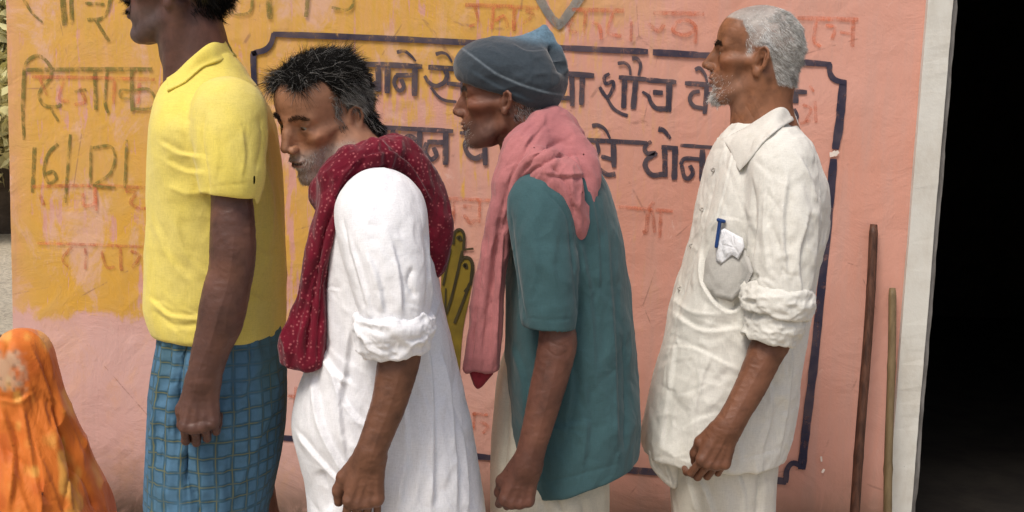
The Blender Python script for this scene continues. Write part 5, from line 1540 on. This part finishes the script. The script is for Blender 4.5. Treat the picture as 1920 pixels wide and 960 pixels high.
f.loft(rows_px([(560, 985, 1120, 0.10), (640, 952, 1120, 0.08, 0.02), (700, 934, 1120, 0.09, 0.02), (780, 926, 1130, 0.10, 0.015), (850, 923, 1135, 0.115, 0.01), (910, 922, 1140, 0.135), (960, 922, 1140, 0.14), (1100, 930, 1130, 0.15), (1300, 950, 1120, 0.15), (1380, 960, 1115, 0.15)], Y3), 0.01)
garment('dhoti', f, 0.005, CREAM, man3, [([(945, 690), (950, 780), (940, 900)], 7, 0.010, 'v'), ([(962, 700), (968, 800), (960, 960)], 7, 0.010, 'v'), ([(1040, 925), (1060, 970)], 8, 0.012, 'v'), ([(1085, 915), (1100, 970)], 9, 0.010, 'v'), ([(1015, 935), (1030, 970)], 6, 0.008, 'v')],
        [(0.004, (9, 9, 3), 53)])
PINK = cloth('faded_pink_cotton', (0.44, 0.165, 0.165), (0.38, 0.14, 0.15), rumple=0.3, rscale=10)
f = Field()
sY = -0.12
f.loft(rows_px([(300, 955, 1010, 0.03, sY + 0.03), (340, 936, 1000, 0.036, sY), (380, 924, 972, 0.036, sY - 0.005), (430, 912, 958, 0.032, sY), (480, 901, 952, 0.03, sY), (540, 891, 948, 0.028, sY), (600, 882, 945, 0.026, sY), (650, 874, 943, 0.026, sY), (698, 868, 941, 0.024, sY)], Y3), 0.02, p=2.6)
f.tube([pp(1035, 232, Y3, -0.05), pp(1005, 262, Y3, -0.085), pp(978, 300, Y3, -0.11), pp(958, 345, Y3, -0.12)], [0.030, 0.036, 0.040, 0.036], 0.02)
f.tube([pp(1035, 235, Y3, -0.04), pp(1060, 258, Y3, 0.0), pp(1045, 262, Y3, 0.05), pp(1000, 290, Y3, 0.08), pp(970, 325, Y3, 0.08), pp(960, 352, Y3, 0.0), pp(955, 355, Y3, -0.07)], [0.032, 0.034, 0.034, 0.034, 0.034, 0.028, 0.028], 0.02)
for q in range(6):
    t = q / 5
    f.cone(pp(985 + 62 * t, 290 - 12 * t, Y3, -0.125 + 0.05 * t), pp(1000 + 70 * t, 318 + 8 * t, Y3, -0.16 + 0.03 * t), 0.024, 0.022, 0.03)
f.tube([pp(1015, 305, Y3, -0.165), pp(1052, 345, Y3, -0.17), pp(1072, 395, Y3, -0.165), pp(1084, 442, Y3, -0.16)], [0.030, 0.032, 0.022, 0.006], 0.02)
f.tube([pp(1060, 268, Y3, -0.07), pp(1088, 320, Y3, -0.10), pp(1088, 380, Y3, -0.13), pp(1084, 440, Y3, -0.155)], [0.034, 0.030, 0.022, 0.006], 0.025)
crp = [([(1030, 225), (990, 270), (958, 330), (940, 400), (925, 500), (912, 600), (905, 690)], 6, 0.010, 'v'), ([(1058, 262), (1010, 285), (975, 330)], 6, 0.009, 'v'), ([(1085, 290), (1045, 292), (1000, 318), (965, 352)], 5, 0.010, 'v'), ([(1095, 330), (1060, 330), (1020, 326)], 6, 0.007, 'f'),
       ([(1030, 305), (1062, 345), (1080, 410)], 6, 0.009, 'v'), ([(1075, 280), (1092, 330), (1088, 400)], 6, 0.007, 'f'), ([(960, 380), (932, 470), (922, 560), (918, 690)], 5, 0.010, 'v'), ([(915, 430), (895, 560), (882, 690)], 5, 0.008, 'v'), ([(948, 420), (938, 560), (932, 690)], 5, 0.006, 'f'),
       ([(1000, 250), (975, 290), (945, 350)], 5, 0.006, 'r')]
crp += rc((875, 430, 945, 690), 16, (97, 5), (100, 220), (3, 6), (0.002, 0.006), 51) + rc((970, 240, 1080, 330), 16, (-40, 16), (50, 120), (3, 6), (0.002, 0.006), 52) + rc((1040, 300, 1095, 420), 10, (70, 16), (50, 110), (3, 6), (0.002, 0.005), 53)
garment('shoulder_cloth', f, 0.0033, PINK, man3, crp, [(0.005, (16, 16, 6), 63), (0.001, (40, 40, 18), 65)])
REDC = cloth('crimson_cloth_end', (0.25, 0.025, 0.035), rumple=0.2)
f = Field()
f.loft(rows_px([(672, 880, 930, 0.016, sY), (698, 880, 926, 0.014, sY), (712, 884, 915, 0.012, sY), (732, 893, 898, 0.005, sY)], Y3), 0.006)
garment('cloth_corner', f, 0.003, REDC, man3, [([(905, 680), (898, 712)], 4, 0.004, 'v')])

# ================= white haired man =================
Y4 = -0.50
man4 = person('person', at(1370, 900, Y4)[0], Y4)
tag(man4, 'white haired bearded man in off white shirt at the tail of the queue', 'person', QUEUE)
fr4 = head_frame(1417, 119, Y4, yaw=-13, pitch=-4, sc=0.985)
skin4 = (0.22, 0.092, 0.045)
f = Field(); add_head(f, fr4, 0.95, 0.7, 1.02, 0.8, 1.1, 1.08)
f.tube([fr4.w((-30, 0, -18)), pp(1428, 185, Y4), pp(1430, 230, Y4), pp(1440, 300, Y4)], [0.058, 0.056, 0.060, 0.085], 0.02)
f.cone(fr4.w((-25, 58, -30)), pp(1392, 262, Y4, -0.03), 0.014, 0.012, 0.014)
f.ell(pp(1388, 226, Y4), (0.010, 0.010, 0.014), 0.02)
H4 = f.mesh(0.0019)
H4 = (crease(H4[0], H4[1], [([(1334, 126), (1354, 150), (1358, 176)], 3, 0.00120, 'v'), ([(1366, 86), (1388, 80)], 2, 0.00060, 'v'), ([(1366, 93), (1390, 97)], 2, 0.00060, 'v'), ([(1396, 194), (1426, 242)], 3, 0.00132, 'v'), ([(1376, 206), (1398, 244)], 3, 0.00120, 'v'), ([(1384, 132), (1394, 166)], 3, 0.00078, 'v'), ([(1340, 52), (1365, 50), (1385, 54)], 2, 0.00054, 'v'), ([(1410, 180), (1432, 236)], 4, 0.00120, 'r')]), H4[1])
f = Field()
aY = -0.19
f.tube([pp(1465, 350, Y4, aY + 0.05), pp(1465, 500, Y4, aY), pp(1455, 620, Y4, aY), pp(1436, 660, Y4, aY - 0.01), pp(1410, 720, Y4, aY - 0.02), pp(1380, 775, Y4, aY - 0.03), pp(1362, 806, Y4, aY - 0.035)],
       [0.026, 0.030, 0.034, 0.0335, 0.0295, 0.0255, 0.0245], 0.012)
w4 = pp(1364, 800, Y4, aY - 0.035)
add_hand(f, w4, pp(1330, 885, Y4, aY - 0.045) - w4, (0.10, -1, 0.05), (-1, 0, 0), ((34, 44, 22), (38, 48, 24), (40, 50, 24), (42, 54, 26)), 0.98, spread=0.4,
         thumb=[(18, 22, -10), (54, 36, -22), (84, 32, -38), (104, 22, -48)])
A4 = f.mesh(0.0021)
A4 = (crease(wrinkle(A4[0], A4[1], 0.0005, (45, 45, 60), 4), A4[1], [([(1445, 660), (1405, 730), (1370, 800), (1345, 850)], 3, 0.00108, 'r'), ([(1425, 655), (1385, 730), (1355, 795)], 2.5, 0.00108, 'r'), ([(1362, 820), (1340, 860), (1325, 880)], 2.5, 0.00090, 'r'), ([(1340, 800), (1362, 806), (1385, 802)], 2.5, 0.00084, 'v')]), A4[1])
f = Field()
f.tube([pp(1440, 300, Y4), pp(1430, 450, Y4), pp(1395, 650, Y4), pp(1365, 800, Y4)], [0.085, 0.10, 0.10, 0.10], 0.02)
f.cone(pp(1450, 300, Y4, -0.09), pp(1450, 300, Y4, 0.09), 0.042, 0.042, 0.04)
f.tube([pp(1460, 320, Y4, 0.16), pp(1460, 560, Y4, 0.18), pp(1415, 720, Y4, 0.18), pp(1362, 806, Y4, 0.17)], [0.04, 0.038, 0.034, 0.027], 0.02)
add_hand(f, pp(1362, 804, Y4, 0.17), (-0.2, 0, -1), (0, 1, 0), (-1, 0, 0), ((30, 40, 22),) * 4, 1.0)
legs(f, at(1360, 900, Y4)[0], Y4, 0.75)
K4 = f.mesh(0.006)
def m_hair4(x, y, z):
    y = np.abs(y)
    hl = np.where(x > 38, 84 + (x - 38) * 0.2, np.where(x > 10, 34 + (x - 10) * 1.6, np.where(x > -24, 30, 30 - (-24 - x) * 2.6)))
    hl = np.maximum(hl, -48)
    m = sstep(z - hl, 0, 8)
    burn = (y > 50) * np.exp(-((x - 16) / 7) ** 2) * sstep(z, 4, 16) * 0.6
    return np.clip(np.maximum(m, burn), 0, 1)
finish_body('body', [H4, A4, K4], [
    head_colors(fr4, H4[0], skin4, 0.10, (0.28, 0.26, 0.24), jaw=0.95, lips=(0.12, 0.05, 0.045), seed=12, redden=0.3, scalp=lambda x, y, z: 0.8 * m_hair4(x, y, z), scalpc=(0.34, 0.33, 0.31)),
    shade(np.tile((0.150, 0.062, 0.034), (len(A4[0]), 1)), A4[0], 3), shade(np.tile(skin4, (len(K4[0]), 1)), K4[0], 4)], man4)
N = normals(*H4)
eyes(fr4, man4)
def col4(li):
    white = np.exp(-((li[:, 0] - 5) / 36) ** 2 - ((li[:, 2] - 58) / 32) ** 2) + 0.42
    k = 0.75 + 0.5 * rng.random((len(li), 1))
    w = rng.random(len(li)) < white
    return np.where(w[:, None], np.array([[0.72, 0.72, 0.71]]) * k, np.array([[0.33, 0.32, 0.295]]) * k)
make_hair('hair', fr4, H4[0], N, m_hair4, 24000, 8, 0.00042, col4, man4, comb=(-0.7, 0, -0.5), up=0.26, jit=0.12)
def m_beard4(x, y, z):
    y = np.abs(y)
    goat = sstep(x, 60, 72) * sstep(-z, 55, 66) * np.exp(-(y / 30) ** 4) * (z > -104)
    must = (x > 84) * np.exp(-((z + 33) / 7) ** 2) * np.exp(-(y / 30) ** 4)
    side = 0.18 * sstep(x, 35, 60) * sstep(-z, 28, 44) * (z > -100)
    return np.clip(goat + must + side, 0, 1) * (1 - 0.95 * np.exp(-(y / 18) ** 4 - ((z + 47) / 6) ** 4))
def len4(x, y, z):
    return 4.5 + 6 * sstep(-z, 62, 84) * sstep(x, 60, 76)
make_hair('beard', fr4, H4[0], N, m_beard4, 1700, len4, 0.00036, HB((0.34, 0.33, 0.31), 0.75, (0.68, 0.67, 0.65)), man4, comb=(0.25, 0, -0.75), up=0.5, jit=0.35)
brow_hair(fr4, H4[0], N, 420, (0.03, 0.026, 0.024), man4, 9)

OFFW = cloth('off_white_shirting', (0.70, 0.685, 0.63), (0.62, 0.60, 0.54), rumple=0.30, rscale=9, stain=0.25, stainc=(0.45, 0.42, 0.34))
f = Field()
f.loft(rows_px([(204, 1425, 1482, 0.045), (222, 1390, 1490, 0.060), (245, 1362, 1500, 0.085), (272, 1343, 1518, 0.12), (308, 1330, 1532, 0.165), (350, 1320, 1542, 0.185), (420, 1303, 1544, 0.18), (490, 1286, 1528, 0.17), (560, 1264, 1516, 0.165), (650, 1242, 1503, 0.165),
                (760, 1217, 1487, 0.165), (815, 1205, 1477, 0.165), (848, 1203, 1468, 0.162)], Y4), 0.01, rnd=0.006)
SY = -0.155
g = Field()
g.ell(pp(1462, 300, Y4, SY + 0.02), (0.072, 0.06, 0.07), 0.05)
g.tube([pp(1466, 305, Y4, SY), pp(1470, 430, Y4, SY - 0.03), pp(1458, 568, Y4, SY - 0.042)], [0.066, 0.064, 0.062], 0.03)
g.plane(pp(1456, 575, Y4, SY), (0.35, 0, 1), 's', 0.002, lo=at(1375, 700, Y4 + SY - 0.14), hi=at(1535, 545, Y4 + SY + 0.0))
g.tube([pp(1458, 530, Y4, SY - 0.042), pp(1450, 660, Y4, SY - 0.042)], [0.050, 0.052], 0.003, 's')
f.sub(g, 0.010)
f.tube([pp(1466, 305, Y4, 0.155), pp(1458, 590, Y4, 0.18)], [0.072, 0.06], 0.03)
cr4 = [([(1408, 330), (1412, 420), (1402, 500), (1396, 550)], 7, 0.012, 'v'), ([(1540, 380), (1532, 470), (1520, 560)], 8, 0.006, 'f'), ([(1480, 330), (1470, 420), (1478, 520)], 10, 0.008, 'f'), ([(1520, 400), (1500, 480), (1506, 560)], 9, 0.009, 'f'),
       ([(1440, 350), (1436, 430), (1446, 520)], 9, 0.006, 'f'), ([(1350, 290), (1330, 380), (1304, 480), (1278, 560), (1250, 680)], 3.5, 0.0035, 'v'), ([(1375, 285), (1352, 380), (1326, 470)], 3, 0.003, 'f'),
       ([(1316, 470), (1320, 530), (1350, 575), (1378, 580), (1402, 540)], 7, 0.012, 'f'), ([(1420, 515), (1395, 555), (1370, 585)], 6, 0.012, 'v'), ([(1262, 585), (1318, 618), (1392, 612)], 8, 0.005, 'f'), ([(1258, 560), (1300, 586), (1360, 590)], 7, 0.004, 'r'),
       ([(1250, 650), (1300, 652), (1380, 690)], 7, 0.003, 'f'), ([(1300, 700), (1270, 760), (1262, 830)], 9, 0.003, 'f'), ([(1236, 720), (1275, 738), (1335, 715)], 6, 0.0025, 'v'), ([(1340, 660), (1310, 740), (1300, 850)], 9, 0.003, 'f'),
       ([(1440, 700), (1450, 770), (1430, 850)], 12, 0.007, 'f'), ([(1490, 660), (1480, 760), (1465, 840)], 11, 0.007, 'f'), ([(1330, 430), (1352, 408), (1395, 415)], 2.6, 0.0025, 'f'), ([(1210, 856), (1280, 860), (1380, 862), (1470, 838)], 2.6, 0.0018, 'v'),
       ([(1500, 290), (1525, 340), (1535, 380)], 9, 0.006, 'f'), ([(1270, 640), (1255, 740), (1240, 850)], 9, 0.005, 'f')]
shirt4 = f
cr4 += rc((1250, 580, 1400, 860), 34, (8, 28), (40, 120), (4, 8), (0.001, 0.0032), 31) + rc((1420, 320, 1540, 550), 26, (80, 22), (50, 120), (5, 9), (0.0015, 0.005), 32) + rc((1440, 640, 1520, 840), 16, (95, 18), (50, 130), (5, 9), (0.001, 0.004), 33) + rc((1300, 290, 1400, 430), 12, (105, 15), (50, 110), (4, 8), (0.001, 0.003), 34) + rc((1400, 500, 1520, 560), 12, (20, 25), (30, 70), (4, 7), (0.002, 0.005), 35)
garment('shirt', f, 0.0036, OFFW, man4, cr4, [(0.0030, (11, 11, 7), 73), (0.0010, (34, 34, 26), 75)])
cuff('sleeve_fold', [(pp(1462, 536, Y4, SY - 0.044), pp(1452, 584, Y4, SY - 0.044) + np.array([0.0, 0, 0]), 0.066, 0.070, 0.0035)], OFFW, man4, 11, 0.004)
cuff('rolled_cuff', [(pp(1454, 580, Y4, SY - 0.044), pp(1443, 634, Y4, SY - 0.044), 0.057, 0.053, 0.0045)], OFFW, man4, 8, 0.004)
f = shirt4
collar('collar', f, Y4, [(1468, 190, 0.0), (1442, 210, -0.052), (1405, 236, -0.062), (1375, 252, -0.05), (1351, 262, -0.022)], [(1488, 226), (1460, 243), (1432, 267), (1408, 298), (1386, 322)], OFFW, man4)
# breast pocket, paper and pen
def patch(name, pts, f, off, th, mat, parent, bulge=0.0):
    P = [f.hit(a, b, off) for a, b in pts]
    n = len(P); cp = np.mean(np.array(pts, float), 0)
    V, F = [], []
    ringn = 6
    for layer in (0, 1):
        for q in range(ringn):
            t = q / (ringn - 1)
            for a, b in pts:
                w = f.hit(a + (cp[0] - a) * t, b + (cp[1] - b) * t, off)
                V.append((w[0], w[1] - (th if layer == 0 else 0) - bulge * math.sin(t * math.pi / 2), w[2]))
    L = n * ringn
    for q in range(ringn - 1):
        for i in range(n):
            a, b = q * n + i, q * n + (i + 1) % n
            F.append([a, b, b + n, a + n]); F.append([L + a + n, L + b + n, L + b, L + a])
    for i in range(n):
        F.append([(i + 1) % n, i, L + i, L + (i + 1) % n])
    return keep_world(mesh_obj(name, V, F, mat, None), parent)
DENSE = cloth('pocket_shirting', (0.50, 0.485, 0.45), rumple=0.3, rscale=10)
PAPER = cloth('folded_paper', (0.80, 0.81, 0.84), rumple=0.35, rscale=20, rough=0.6)
patch('breast_pocket', [(1336, 452), (1368, 460), (1400, 470), (1412, 508), (1398, 540), (1372, 566), (1338, 556), (1318, 528), (1322, 490)], shirt4, 0.005, 0.003, DENSE, man4, 0.008)
patch('folded_paper', [(1342, 436), (1358, 428), (1392, 446), (1396, 462), (1384, 486), (1372, 478), (1350, 496), (1342, 488)], shirt4, 0.014, 0.003, PAPER, man4, 0.004)
PENM = plain('blue_plastic', (0.02, 0.06, 0.20), (0.015, 0.045, 0.16), 20, 0.35, 0.05, 0.001)
a, b = shirt4.hit(1350, 414, 0.020), shirt4.hit(1343, 462, 0.022)
f = Field()
f.cone(a, b, 0.0040, 0.0040, 0.002)
f.cone(a + (0.0, -0.004, 0.0), a + (b - a) * 0.5 + (0, -0.007, 0), 0.0018, 0.0016, 0.001)
f.cone(a + (-0.004, -0.002, 0.002), a + (0.008, -0.002, -0.001), 0.0042, 0.0042, 0.002)
V, F = f.mesh(0.0012)
keep_world(mesh_obj('pen', V, F, PENM, None), man4)
BUT = plain('pale_button', (0.5, 0.47, 0.42), (0.36, 0.33, 0.3), 30, 0.4, 0.05, 0.001)
for (px, py) in ((1337, 318), (1316, 392), (1296, 460), (1274, 540)):
    c = shirt4.hit(px, py, 0.003)
    f = Field(); f.ell(c, (0.0058, 0.0035, 0.0058), 0.001); f.ell(c + (0, -0.004, 0), (0.0036, 0.003, 0.0036), 0.001, 's')
    V, F = f.mesh(0.0012)
    keep_world(mesh_obj('button', V, F, BUT, None), man4)
TROU = cloth('cream_trousers', (0.62, 0.59, 0.52), (0.55, 0.52, 0.44), rumple=0.3, rscale=8)
f = Field()
f.loft(rows_px([(700, 1270, 1470, 0.12), (800, 1252, 1460, 0.135), (860, 1252, 1452, 0.14), (910, 1256, 1449, 0.142), (960, 1260, 1446, 0.145), (1100, 1275, 1435, 0.15), (1300, 1290, 1420, 0.15), (1400, 1300, 1415, 0.14)], Y4), 0.01)
garment('trousers', f, 0.005, TROU, man4, [([(1300, 870), (1330, 930), (1350, 1000)], 9, 0.009, 'f'), ([(1432, 860), (1424, 920), (1420, 1000)], 7, 0.010, 'v'), ([(1380, 870), (1400, 940), (1395, 1000)], 10, 0.007, 'f'), ([(1290, 890), (1310, 960)], 8, 0.007, 'f')], [(0.004, (10, 10, 4), 83)])
f = Field()
f.loft(rows_px([(840, 1214, 1280, 0.02, -0.06), (870, 1218, 1276, 0.022, -0.06), (900, 1240, 1272, 0.018, -0.06), (918, 1262, 1269, 0.010, -0.06)], Y4), 0.01)
garment('shirt_tail', f, 0.0032, OFFW, man4, [([(1225, 862), (1255, 905)], 5, 0.006, 'v'), ([(1245, 860), (1264, 910)], 5, 0.006, 'f')])

# ================= crouching woman in orange =================
Y5 = -0.42
wom = person('person', at(20, 900, Y5)[0], Y5)
tag(wom, 'person crouching low at the picture edge wrapped in an orange sari drawn over the head', 'person')
fr5 = head_frame(2, 715, Y5, yaw=-10, pitch=8, sc=0.86)
f = Field(); add_head(f, fr5, 1.0, 0.4)
f.tube([fr5.w((-25, 0, -20)), pp(30, 830, Y5), pp(40, 920, Y5)], [0.05, 0.05, 0.07], 0.02)
H5 = f.mesh(0.0034)
f = Field()
f.tube([pp(34, 860, Y5), pp(40, 1060, Y5), pp(60, 1250, Y5)], [0.05, 0.13, 0.15], 0.03)
for s in (-1, 1):
    f.tube([pp(60, 1250, Y5, s * 0.09), pp(-90, 1050, Y5, s * 0.10), pp(-40, 1330, Y5, s * 0.1)], [0.075, 0.06, 0.045], 0.02, sub=1)
    ft = pp(-40, 1300, Y5, s * 0.1); ft[2] = 0.035
    f.ell(ft + np.array([-0.06, 0, 0]), (0.11, 0.042, 0.034), 0.02)
    f.tube([pp(40, 960, Y5, s * 0.07), pp(20, 1080, Y5, s * 0.14), pp(-90, 1090, Y5, s * 0.12)], [0.045, 0.04, 0.03], 0.02, sub=1)
K5 = f.mesh(0.007)
finish_body('body', [H5, K5], [head_colors(fr5, H5[0], (0.14, 0.06, 0.035)), np.tile((0.12, 0.05, 0.03), (len(K5[0]), 1))], wom)
eyes(fr5, wom)
f = Field()
zg = 0.004
rows = rows_px([(621, 26, 56, 0.03), (634, 2, 74, 0.06), (655, -18, 86, 0.08), (700, -45, 100, 0.095), (740, -60, 112, 0.10), (780, -75, 128, 0.115), (830, -95, 148, 0.15), (880, -115, 168, 0.19), (930, -130, 186, 0.21), (970, -145, 197, 0.22),
                (1080, -190, 215, 0.24)], Y5)
cxb = at(0, 1100, Y5)[0]
rows += [(0.18, cxb, 0.30, Y5, 0.26), (zg + 0.008, cxb, 0.33, Y5, 0.29)]
f.loft(rows, 0.01)
f.ell(fr5.w((70, 0, -10)), np.array([60, 62, 80]) * 0.001, 0.01, 's')
f.ell(fr5.w((5, 0, 20)), np.array([100, 78, 90]) * 0.00086, 0.004, 's')
def saricol(V):
    u, v = project(V)
    c = np.tile((0.60, 0.155, 0.018), (len(V), 1)).astype(float)
    q = vnoise(np.stack([u * 0.022, v * 0.016, V[:, 1] * 8], 1), 4) + 0.6 * vnoise(np.stack([u * 0.06, v * 0.035, V[:, 1] * 20], 1), 6)
    m = sstep(q, 0.1, 0.7)[:, None] * 0.8
    c = c * (1 - m) + np.array([0.70, 0.36, 0.075]) * m
    m = sstep(-q, 0.2, 0.8)[:, None] * 0.6
    c = c * (1 - m) + np.array([0.46, 0.085, 0.010]) * m
    w = 0.5 * vnoise(np.stack([u * 0.045, v * 0.04, 0 * u], 1), 9) + 0.3 * vnoise(np.stack([u * 0.12, v * 0.1, 0 * u], 1), 19)
    e = np.maximum(np.abs(u - 4) / 48, np.abs(v - 690) / 54) * 0.6 + 0.4 * np.hypot((u - 4) / 48, (v - 690) / 56) + w * 0.8
    near = V[:, 1] < Y5
    m = (0.6 * sstep(1.0 - e, 0, 0.6) * near)[:, None]
    c = c * (1 - m) + np.array([0.50, 0.43, 0.31]) * m
    s1 = vnoise(np.stack([u * 0.11, v * 0.10, 0 * u + 3], 1), 29)
    m = (0.5 * sstep(s1, 0.3, 0.7) * sstep(1.0 - e, 0, 0.3) * near)[:, None]
    c = c * (1 - m) + np.array([0.16, 0.12, 0.08]) * m
    return c
def sari_mat():
    m = Mat('orange_sari'); co = m.coord()
    b = m.bump(m.noise(co, 280, 3, 0.7), 0.2, 0.0008)
    r = m.noise(m.mapping(co, (1, 1, 0.4)), 11, 5, 0.5, 1.4)
    b = m.bump(m.math('ABSOLUTE', m.math('SUBTRACT', r, 0.5)), 0.6, 0.014, b)
    m.b.inputs['Sheen Weight'].default_value = 0.2
    return m.done(m.attr('Col'), 0.6, b)
crw = rc((0, 760, 190, 1000), 30, (68, 14), (60, 200), (5, 10), (0.002, 0.007), 61) + rc((20, 640, 110, 780), 10, (66, 12), (50, 120), (4, 8), (0.002, 0.005), 62) + [([(62, 650), (92, 730), (108, 800), (130, 880), (140, 960)], 10, 0.012, 'f'), ([(80, 735), (112, 790), (132, 860), (120, 960)], 7, 0.012, 'v'), ([(95, 730), (130, 800), (160, 880)], 7, 0.008, 'r'), ([(10, 770), (30, 850), (20, 960)], 12, 0.012, 'f'), ([(45, 760), (60, 840), (80, 950)], 12, 0.012, 'f'),
       ([(120, 850), (160, 900), (180, 960)], 8, 0.010, 'v'), ([(0, 745), (30, 752), (60, 735)], 7, 0.008, 'f')]
garment('sari', f, 0.0046, sari_mat(), wom, crw, [(0.007, (8, 8, 3.5), 93)], colors=saricol)

# ------------------------------------------------------------------ beyond the end of the wall
def leaf_mat(name, c1, c2):
    m = Mat(name); n = m.noise(m.coord(), 1.5, 4)
    return m.done(m.mix(m.smooth(n, 0.3, 0.7), c1, c2), 0.6)
def tree(X, Y, h, rad, n, label, seed):
    r = np.random.default_rng(seed)
    root = empty('tree', (X, Y, -0.03))
    f = Field()
    f.tube([(X, Y, -0.05), (X + 0.05, Y, h * 0.3), (X - 0.05, Y + 0.1, h * 0.6)], [0.16, 0.12, 0.08], 0.03)
    for k in range(6):
        a = k * 1.05 + 0.3
        f.tube([(X, Y, h * (0.22 + 0.06 * k)), (X + rad * 0.4 * math.cos(a), Y + rad * 0.4 * math.sin(a), h * (0.45 + 0.05 * k)), (X + rad * 0.75 * math.cos(a), Y + rad * 0.75 * math.sin(a), h * (0.55 + 0.06 * k))], [0.06, 0.04, 0.02], 0.03)
    V, F = f.mesh(0.03)
    keep_world(mesh_obj('trunk', V, F, plain('bark', (0.12, 0.09, 0.065), (0.07, 0.05, 0.035), 8), None), root)
    cl = r.normal(0, 1, (60, 3)); cl /= np.linalg.norm(cl, axis=1)[:, None]
    cl = cl * (r.random((60, 1)) ** 0.4) * np.array([rad, rad, h * 0.46]) + np.array([X, Y, h * 0.54])
    P = cl[r.integers(0, 60, n)] + r.normal(0, 1, (n, 3)) * np.array([0.28, 0.28, 0.22])
    D = r.normal(0, 1, (n, 3)); D /= np.linalg.norm(D, axis=1)[:, None]
    A = np.cross(D, r.normal(0, 1, (n, 3))); A /= np.linalg.norm(A, axis=1)[:, None]
    s = (0.05 + 0.06 * r.random(n))[:, None]
    V = np.stack([P - D * s, P + A * s * 0.45, P + D * s, P - A * s * 0.45], 1).reshape(-1, 3)
    F = np.arange(4 * n).reshape(-1, 4)
    keep_world(mesh_obj('crown', V, F, leaf_mat('pale_leaves', (0.66, 0.60, 0.28), (0.72, 0.66, 0.36)), None, smooth=False), root)
    tag(root, label, 'tree')
pL = at(6, 150, 9.0)
tree(pL[0], 9.0, 3.4, 1.6, 26000, 'sunlit yellow green tree glimpsed past the left end of the wall', 5)

bw = empty('backdrop_wall', (-9.0, 12.0, -0.03))  # pale wall added so the gaps in the foliage look bright
MUD = plain('pale_mud_plaster', (0.70, 0.64, 0.46), (0.60, 0.53, 0.36), 3, 0.95, 0.5, 0.02)
keep_world(boxes('wall', [(-16.0, -4.0, 12.0, 12.3, -0.05, 2.6)], MUD), bw)
keep_world(boxes('coping', [(-16.05, -3.95, 11.95, 12.35, 2.603, 2.72)], MUD), bw)
tag(bw, 'added pale backdrop wall that gives bright gaps behind the tree', 'wall', kind='thing')
